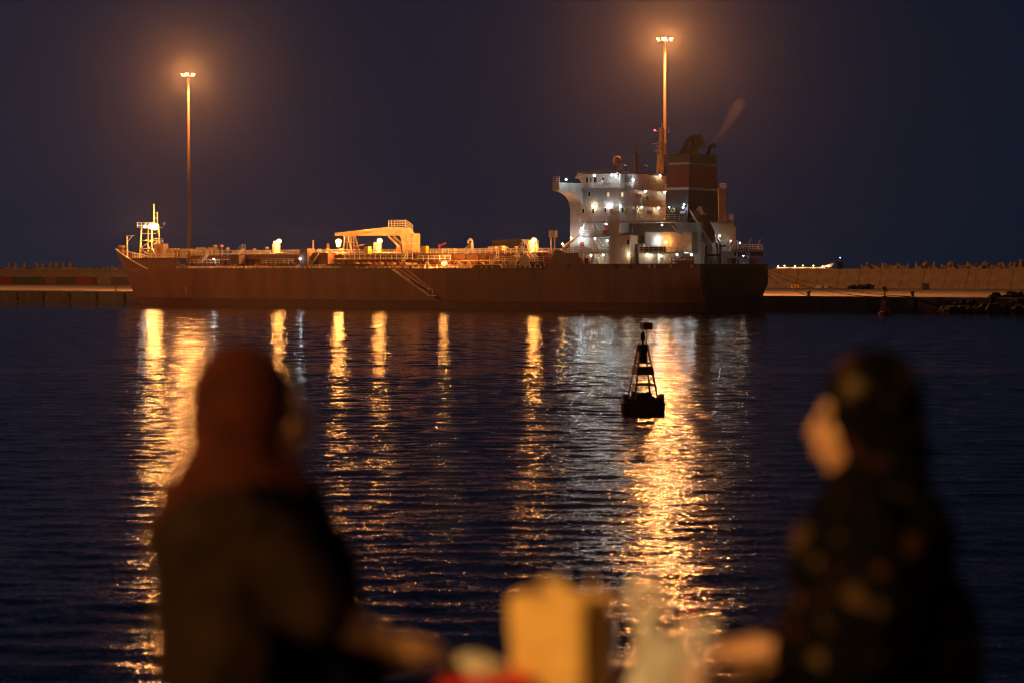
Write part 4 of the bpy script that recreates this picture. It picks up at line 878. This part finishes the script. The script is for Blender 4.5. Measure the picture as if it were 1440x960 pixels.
# ================================================================== THE PROMENADE IN THE FOREGROUND
GZ, LZ = 6.0, 6.45
mat('paving', (0.30, 0.26, 0.22), 0.8, scale=3, color2=(0.22, 0.19, 0.16), bump=0.2)
mat('skin_dark', (0.38, 0.20, 0.09), 0.5, var=0.12, scale=30)
mat('skin', (0.50, 0.26, 0.13), 0.5, var=0.1, scale=30)
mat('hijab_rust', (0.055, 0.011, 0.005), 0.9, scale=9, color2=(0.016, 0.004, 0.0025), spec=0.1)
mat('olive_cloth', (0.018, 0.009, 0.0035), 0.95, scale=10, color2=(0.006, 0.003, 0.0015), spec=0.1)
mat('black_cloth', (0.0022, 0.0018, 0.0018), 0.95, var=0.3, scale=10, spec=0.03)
mat('lace_bag', (0.5, 0.5, 0.46), 0.6)
def floral(name):
    m = mat(name, (0.002, 0.0015, 0.0015), 0.9, spec=0.05); n = m.node_tree.nodes; l = m.node_tree.links; b = n['Principled BSDF']
    tc = n.new('ShaderNodeTexCoord'); nz = n.new('ShaderNodeTexNoise'); nz.inputs['Scale'].default_value = 17; nz.inputs['Detail'].default_value = 1.5; l.new(tc.outputs['Object'], nz.inputs['Vector'])
    rp = n.new('ShaderNodeValToRGB'); rp.color_ramp.elements[0].position = .56; rp.color_ramp.elements[0].color = (0, 0, 0, 1); rp.color_ramp.elements[1].position = .70; rp.color_ramp.elements[1].color = (.32, .32, .32, 1); l.new(nz.outputs['Fac'], rp.inputs[0])
    n2 = n.new('ShaderNodeTexNoise'); n2.inputs['Scale'].default_value = 7; l.new(tc.outputs['Object'], n2.inputs['Vector'])
    r2 = n.new('ShaderNodeValToRGB'); e = r2.color_ramp.elements; e[0].color = (0.16, 0.03, 0.012, 1); e[0].position = .42; e[1].color = (0.30, 0.22, 0.11, 1); e[1].position = .62; l.new(n2.outputs['Fac'], r2.inputs[0])
    mx = n.new('ShaderNodeMix'); mx.data_type = 'RGBA'; l.new(rp.outputs[0], mx.inputs['Factor']); mx.inputs[6].default_value = (0.002, 0.0015, 0.0015, 1); l.new(r2.outputs[0], mx.inputs[7]); l.new(mx.outputs[2], b.inputs['Base Color'])
floral('floral_cloth')
mat('kraft', (0.74, 0.47, 0.14), 0.8, scale=12, color2=(0.60, 0.36, 0.10))
mat('plastic_white', (0.50, 0.49, 0.47), 0.5, var=0.15, scale=14)
mat('napkin', (0.62, 0.56, 0.40), 0.9, var=0.15)
mat('box_red', (0.55, 0.02, 0.015), 0.6)
mat('drink', (0.55, 0.22, 0.10), 0.2)
cup_m = mat('cup_clear', (0.8, 0.8, 0.8), 0.2); cup_m.node_tree.nodes['Principled BSDF'].inputs['Alpha'].default_value = 0.22
emit('street_bulb', (1.0, 0.53, 0.16), 7500)

tag(MB().box(-60, 60, -14, 4.6, 4.5, GZ).build('promenade', 'paving'), kind='structure')
sw = empty('sea_wall', (0, 0, 0)); tag(sw, 'low concrete sea wall that the two women sit on', 'sea wall')
MB().box(-60, 60, 4.6, 5.5, -1.0, LZ-.08).build('wall_body', 'concrete', sw)
for i in range(36):
    o = MB().box(-1.19, 1.19, 4.55, 5.55, LZ-.079, LZ).build('coping_stone', 'concrete', sw) if i == 0 else cst.copy()
    if i == 0: cst = o
    else: col.objects.link(o); o.parent = sw
    o.location = (-42 + i*2.4, 0, 0)
sl = empty('street_lamp', (-6.2, -1.0, GZ)); tag(sl, 'promenade street lamp with a curved arm behind the photographer', 'street lamp')
MB().lathe([(.2, 0), (.2, .5), (.09, .7), (.07, 5.0)], n=12).build('lamp_post', 'dark', sl)
MB().path([(0, 0, 5.0), (.2, .15, 5.3), (.7, .4, 5.45), (1.1, .7, 5.45)], .05, n=8).build('lamp_arm', 'dark', sl)
hd = MB().lathe([(.3, 0), (.26, .1), (.1, .2)], (1.1, .7, 5.3), n=16).build('lamp_head', 'dark', sl)
MB().lathe([(.02, -.06), (.14, -.05), (.17, -.005)], (1.1, .7, 5.3), n=14).build('bulb', 'street_bulb', hd); point('lamp_light', (1.1, .7, 5.27), 'street_bulb', .17, hd)

# ---- people: one continuous skin body each, grown from overlapping volumes; clothes are children
class Blob(MB):
    def cap(s, a, b, r, r2=None):
        r2 = r if r2 is None else r2; a = Vector(a); b = Vector(b); n = max(2, int((b-a).length/(min(r, r2)*.5))+1)
        s.tube(a, b, r, r2, n=14); s.ball(a, r, n=14, k=8); s.ball(b, r2, n=14, k=8); return s
    def ell(s, c, r, rot=None):
        o = len(s.v); s.ball((0,0,0), r, n=20, k=14)
        for i in range(o, len(s.v)):
            p = Vector(s.v[i]); p = (rot @ p) if rot else p; s.v[i] = tuple(p + Vector(c))
        return s
    def grow(s, name, matn, parent, vox, smooth=4, folds=0.0, fscale=.12):
        o = s.build(name, matn, parent)
        md = o.modifiers.new('r', 'REMESH'); md.mode = 'VOXEL'; md.voxel_size = vox; md.use_smooth_shade = True
        sm = o.modifiers.new('s', 'SMOOTH'); sm.factor = .5; sm.iterations = smooth
        if folds:
            tx = bpy.data.textures.new('folds', 'CLOUDS'); tx.noise_scale = fscale; dp = o.modifiers.new('d', 'DISPLACE'); dp.texture = tx; dp.strength = folds; dp.mid_level = .5
        bpy.context.view_layer.update(); dg = bpy.context.evaluated_depsgraph_get()
        me = bpy.data.meshes.new_from_object(o.evaluated_get(dg)); o.modifiers.clear(); o.data = me; me.name = name
        if not me.materials: me.materials.append(MATS[matn])
        me.polygons.foreach_set('use_smooth', [True]*len(me.polygons)); return o
def hand(b, w, d, up, side, s=1.0, curl=.5):
    # w wrist, d forward, up back of the hand, side towards the thumb
    w = Vector(w); d = Vector(d).normalized(); up = Vector(up); up = (up - d*up.dot(d)).normalized(); side = d.cross(up) * (1 if d.cross(up).dot(Vector(side)) > 0 else -1)
    rot = Matrix((d, side, up)).transposed()
    b.ell(w + d*.05*s, (.055*s, .042*s, .018*s), rot); b.cap(w, w+d*.03*s, .026*s, .028*s)
    for k, (off, ln) in enumerate(((.030, .070), (.010, .080), (-.010, .074), (-.029, .058))):
        p = w + d*.088*s + side*off*s; q = p + (d*math.cos(curl*.6) - up*math.sin(curl*.6))*ln*.5*s; r = q + (d*math.cos(curl*1.7) - up*math.sin(curl*1.7))*ln*.5*s
        b.cap(p - d*.02*s, q, .0095*s, .0088*s); b.cap(q, r, .0088*s, .0075*s)
    p = w + d*.03*s + side*.036*s; q = p + (d*.7 + side*.6 - up*.2)*.04*s; r = q + (d*.95 + side*.1 - up*.3)*.032*s; b.cap(p, q, .0125*s, .011*s); b.cap(q, r, .011*s, .0085*s)
def person(loc, rz, label, skin, near, shoulder_in, elbow_n, wrist_n, elbow_f, wrist_f, knees):
    """near = +1 when the camera-side arm is the left one; local x forward, y left"""
    r = empty('person', loc, rz); tag(r, label, 'person', 'women seated on the sea wall'); b = Blob(); f = near; HZ = .745
    b.ell((0, 0, .12), (.15, .18, .13)); b.cap((0, 0, .12), (-.01, 0, .40), .125, .12); b.ell((0, 0, .42), (.115, .165, .15)); b.ell((.06, 0, .42), (.075, .13, .09))
    b.cap((0, .15, .52), (0, -.15, .52), .06); b.cap((-.01, 0, .52), (.015, 0, .66), .055, .05)
    b.ell((0, 0, HZ+.02), (.098, .076, .108)); b.ell((.035, 0, HZ-.05), (.068, .056, .07)); b.ell((.068, 0, HZ-.098), (.026, .028, .02))     # skull, jaw, chin
    b.cap((.096, 0, HZ+.02), (.118, 0, HZ-.025), .011, .016); b.ell((.105, 0, HZ-.06), (.016, .024, .008)); b.ell((.102, 0, HZ-.073), (.016, .021, .008)); b.cap((.088, .035, HZ+.032), (.088, -.035, HZ+.032), .014)
    for s in (1, -1): b.ell((.07, s*.036, HZ-.028), (.03, .024, .026)); b.ell((-.005, s*.076, HZ-.01), (.018, .012, .032))
    sn, sf = Vector((-.01, f*.175, .50)), Vector((-.01, -f*.175, .50))
    for s0, el, wr, sd in ((sn, elbow_n, wrist_n, f), (sf, elbow_f, wrist_f, -f)):
        el = Vector(el); wr = Vector(wr); b.cap(s0, el, .052, .042); b.cap(el, wr, .041, .027); d = (wr-el); d.z *= .25; hand(b, wr + (wr-el).normalized()*.015, d, (0, sd*.45, .9), (.2, -sd, .3))
    for s, (kn, an) in zip((1, -1), knees):
        kn = Vector(kn); an = Vector(an); b.cap((0.02, s*.09, .10), kn, .085, .062); b.cap(kn, an, .056, .036); fd = (kn - Vector((0, 0, 0))).to_2d().normalized(); b.cap(an + Vector((0, 0, -.02)), an + Vector((fd.x*.17, fd.y*.17, -.05)), .036, .028)
    b.grow('body', skin, r, .0065, 5)
    for s in (1, -1): MB().ball((.0935, s*.036, HZ+.008), .012, n=10, k=8).build('eye', 'dark', r)
    return r, HZ
# left: facing right and slightly away
pl, HZ = person((-.570, 5.02, LZ-.01), R(10), 'woman in rust headscarf and dark vest over olive sleeves, resting one hand forward', 'skin_dark', -1, 0, (.13, -.30, .335), (.27, -.245, .262), (.06, .25, .26), (.28, .12, .17), (((.20, -.44, .04), (.14, -.50, -.34)), ((.06, -.46, .04), (.04, -.52, -.34))))
b = Blob(); b.ell((-.026, 0, HZ+.025), (.116, .108, .132)); b.ell((-.048, 0, HZ-.02), (.100, .10, .112)); b.cap((-.035, 0, HZ-.06), (-.045, 0, .57), .100, .140); b.ell((.025, 0, HZ-.125), (.085, .085, .052)); b.cap((.0, .0, HZ-.12), (.04, -.02, .54), .085, .10); b.ell((-.06, -.02, .56), (.15, .19, .085)); b.cap((-.09, -.06, .57), (-.18, -.10, .49), .08, .07); b.cap((.0, -.08, .57), (.05, -.16, .50), .07, .06)
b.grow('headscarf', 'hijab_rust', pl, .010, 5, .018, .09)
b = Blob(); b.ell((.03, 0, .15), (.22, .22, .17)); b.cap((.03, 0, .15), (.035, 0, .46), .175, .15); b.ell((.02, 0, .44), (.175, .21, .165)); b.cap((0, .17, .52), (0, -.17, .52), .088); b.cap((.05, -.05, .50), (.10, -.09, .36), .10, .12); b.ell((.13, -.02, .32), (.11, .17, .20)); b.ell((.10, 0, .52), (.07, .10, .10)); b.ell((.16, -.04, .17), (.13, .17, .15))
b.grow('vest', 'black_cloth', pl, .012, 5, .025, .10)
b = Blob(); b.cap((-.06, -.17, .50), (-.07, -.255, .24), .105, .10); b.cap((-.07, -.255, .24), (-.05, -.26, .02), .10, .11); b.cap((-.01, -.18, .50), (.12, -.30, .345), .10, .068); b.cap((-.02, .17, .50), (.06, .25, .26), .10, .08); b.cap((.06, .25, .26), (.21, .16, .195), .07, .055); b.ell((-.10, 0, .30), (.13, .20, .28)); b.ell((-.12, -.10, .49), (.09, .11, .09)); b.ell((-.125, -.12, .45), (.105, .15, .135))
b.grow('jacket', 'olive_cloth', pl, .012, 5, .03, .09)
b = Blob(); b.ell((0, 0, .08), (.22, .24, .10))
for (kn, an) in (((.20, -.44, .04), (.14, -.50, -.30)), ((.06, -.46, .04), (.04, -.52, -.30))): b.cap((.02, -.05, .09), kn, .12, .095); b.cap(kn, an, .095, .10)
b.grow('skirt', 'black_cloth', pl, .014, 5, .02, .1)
# right: facing left
pr, HZ = person((.785, 5.02, LZ-.03), R(172), 'woman in black floral headscarf and dress with her face lit amber, hands in lap', 'skin', 1, 0, (.05, .27, .29), (.195, .20, .268), (.05, -.26, .26), (.24, -.10, .17), (((.10, .46, .04), (.08, .52, -.34)), ((.24, .44, .04), (.18, .50, -.34))))
b = Blob(); b.ell((-.014, 0, HZ+.034), (.112, .106, .134)); b.ell((-.036, 0, HZ-.04), (.10, .10, .125)); b.cap((-.045, 0, HZ-.08), (-.02, 0, .58), .10, .12); b.ell((.005, 0, HZ-.135), (.075, .085, .05)); b.ell((-.03, 0, .52), (.13, .175, .10)); b.ell((-.10, 0, .47), (.10, .17, .14)); b.ell((.06, 0, .50), (.085, .13, .09))
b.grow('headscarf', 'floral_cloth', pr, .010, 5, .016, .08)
b = Blob(); b.ell((-.02, 0, .13), (.24, .24, .16)); b.ell((-.09, 0, .24), (.17, .20, .22)); b.cap((-.04, 0, .15), (-.02, 0, .44), .19, .15); b.ell((0, 0, .42), (.178, .215, .17)); b.cap((0, .17, .52), (0, -.17, .52), .092); b.ell((.03, 0, .26), (.17, .20, .18))
for s in (1, -1): b.cap((-.02, s*.17, .47), (.04, s*.255, .25), .105, .095); b.cap((.04, s*.255, .27), (.155, s*.21, .262 if s > 0 else .215), .085, .055)
for (kn, an) in (((.10, .46, .04), (.08, .52, -.30)), ((.24, .44, .04), (.18, .50, -.30))): b.cap((.02, .05, .09), kn, .125, .10); b.cap(kn, an, .10, .11)
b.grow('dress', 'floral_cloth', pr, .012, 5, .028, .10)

# ---- things on the sea wall between them
bag = empty('paper_bag', (.105, 5.0, LZ), R(-33)); tag(bag, 'open brown paper bag standing between the two women', 'paper bag')
m = MB(); hx, hy, H_ = .098, .072, .34; NZ, NA = 12, 32; random.seed(11); ph = [random.uniform(0, 6.3) for _ in range(12)]
def bag_ring(j, k):
    out = []
    for i in range(NA):
        a = 2*math.pi*(i+.5)/NA; c, d = math.cos(a), math.sin(a); q = (abs(c)**7 + abs(d)**7)**(-1/7); z = H_*j/NZ; t = j/NZ
        x, y = hx*c*q*(.93+.09*t), hy*d*q*(.95+.08*t)
        if abs(c) > abs(d): x *= 1 - .5*min(1, t*1.6)*max(0, 1-abs(y)/(hy*.8))                     # gusset
        x += t*.006*math.sin(9*t*4+ph[0]+a*3); y += .005*t*math.sin(13*t+ph[1]+a*4) + .007*t*math.sin(31*x+ph[2])
        if j == NZ: z += .010*math.sin(2*a+ph[3]) + .006*math.sin(5*a+ph[4])
        out.append((x*k, y*k, z + (.001 if k < 1 else 0)))
    return out
vs = [p for j in range(NZ+1) for p in bag_ring(j, 1)]; o2 = len(vs); vs += [p for j in range(NZ+1) for p in bag_ring(j, .965)]; fs = []
for j in range(NZ):
    for i in range(NA): a, b_ = j*NA+i, j*NA+(i+1) % NA; fs.append((a, b_, b_+NA, a+NA)); fs.append((o2+a, o2+a+NA, o2+b_+NA, o2+b_))
for i in range(NA): fs.append((NZ*NA+i, NZ*NA+(i+1) % NA, o2+NZ*NA+(i+1) % NA, o2+NZ*NA+i))
fs += [tuple(reversed(range(NA))), tuple(range(o2, o2+NA))]
m.add(vs, fs); m.build('bag_body', 'kraft', bag)
m = MB(); m.path([(-.04, hy, .37), (-.035, hy+.01, .33), (.035, hy+.01, .33), (.04, hy, .37)], .004, n=5); m.build('bag_handle', 'kraft', bag)
pb = empty('plastic_bag', (.315, 5.05, LZ)); tag(pb, 'pale plastic carrier bag with its handle loop up, beside the paper bag', 'plastic bag')
b = Blob(); b.ell((0, 0, .10), (.10, .07, .105)); b.ell((.03, .0, .17), (.06, .05, .07)); b.cap((0, 0, .17), (-.01, 0, .275), .045, .025); b.ell((.06, 0, .07), (.07, .06, .075)); b.grow('bag_body', 'plastic_white', pb, .007, 3, .018, .05)
b = Blob(); P = [(-.015 + .036*math.sin(2*math.pi*i/12), .004*(i % 2), .312 - .036*math.cos(2*math.pi*i/12)) for i in range(13)]
for p, q in zip(P[:-1], P[1:]): b.cap(p, q, .017, .017)
b.grow('bag_handle', 'plastic_white', pb, .006, 3)
cp = empty('drink_cup', (.405, 4.97, LZ)); tag(cp, 'clear plastic cup half full of an orange drink with a straw', 'cup')
m = MB(); pr_ = [(.030, .002), (.040, .20)]; n = 20
m.lathe([(.033, .002), (.048, .285), (.046, .285), (.0315, .006)], n=24); m.build('cup', 'cup_clear', cp)
MB().lathe([(.031, .008), (.040, .185)], n=20).build('drink', 'drink', cp); MB().tube((.005, 0, .02), (-.018, 0, .315), .004, n=8).build('straw', 'box_red', cp)
sb = empty('snack_box', (-.06, 4.96, LZ)); tag(sb, 'red snack tray with a crumpled pale napkin on it', 'food tray')
m = MB(); m.prism([(-.08, -.06, .0), (.08, -.06, .0), (.10, -.075, .17), (-.10, -.075, .17)], (0, .13, 0)); m.build('tray', 'box_red', sb)
b = Blob(); b.ell((-.03, 0, .175), (.07, .05, .035)); b.ell((.01, .01, .165), (.05, .045, .03)); b.grow('napkin', 'napkin', sb, .007, 2, .015, .04)

# ---- humid night air
hz = MB().box(-2500, 2500, -40, 3200, -2.2, 62).build('haze', 'dark'); hz['kind'] = 'stuff'; tag(hz, 'thin humid night haze over the harbour', 'haze')
m = bpy.data.materials.new('haze'); m.use_nodes = True; n = m.node_tree.nodes; n.remove(n['Principled BSDF']); pv = n.new('ShaderNodeVolumePrincipled'); pv.inputs['Color'].default_value = (.9, .9, .92, 1); pv.inputs['Density'].default_value = 0.00004; pv.inputs['Anisotropy'].default_value = 0.935
m.node_tree.links.new(pv.outputs[0], n['Material Output'].inputs['Volume']); hz.data.materials.clear(); hz.data.materials.append(m)
m.cycles.volume_sampling = 'EQUIANGULAR'

# ---- thin exhaust smoke drifting from the small funnel pipe
b = Blob(); P = [(997.5, 208), (1003, 199), (1012, 190), (1020, 180), (1027, 168), (1034, 156), (1039, 147)]
Q = [PX(u, v, 6.6 - i*.2) for i, (u, v) in enumerate(P)]; Q = [from_ship(q.x, q.y, q.z) for q in Q]
for i in range(len(Q)-1): b.cap(Q[i]-Q[0], Q[i+1]-Q[0], .28+.17*i, .28+.17*(i+1))
sm = b.grow('exhaust_smoke', 'dark', None, .3, 3, .9, 1.6); sm.location = Q[0]; tag(sm, 'faint wisp of brown smoke rising from the small funnel pipe', 'smoke', kind='stuff')
m = bpy.data.materials.new('smoke'); m.use_nodes = True; n = m.node_tree.nodes; n.remove(n['Principled BSDF']); pv = n.new('ShaderNodeVolumePrincipled'); pv.inputs['Color'].default_value = (.6, .5, .45, 1); pv.inputs['Density'].default_value = 0.03
m.node_tree.links.new(pv.outputs[0], n['Material Output'].inputs['Volume']); sm.data.materials.clear(); sm.data.materials.append(m)
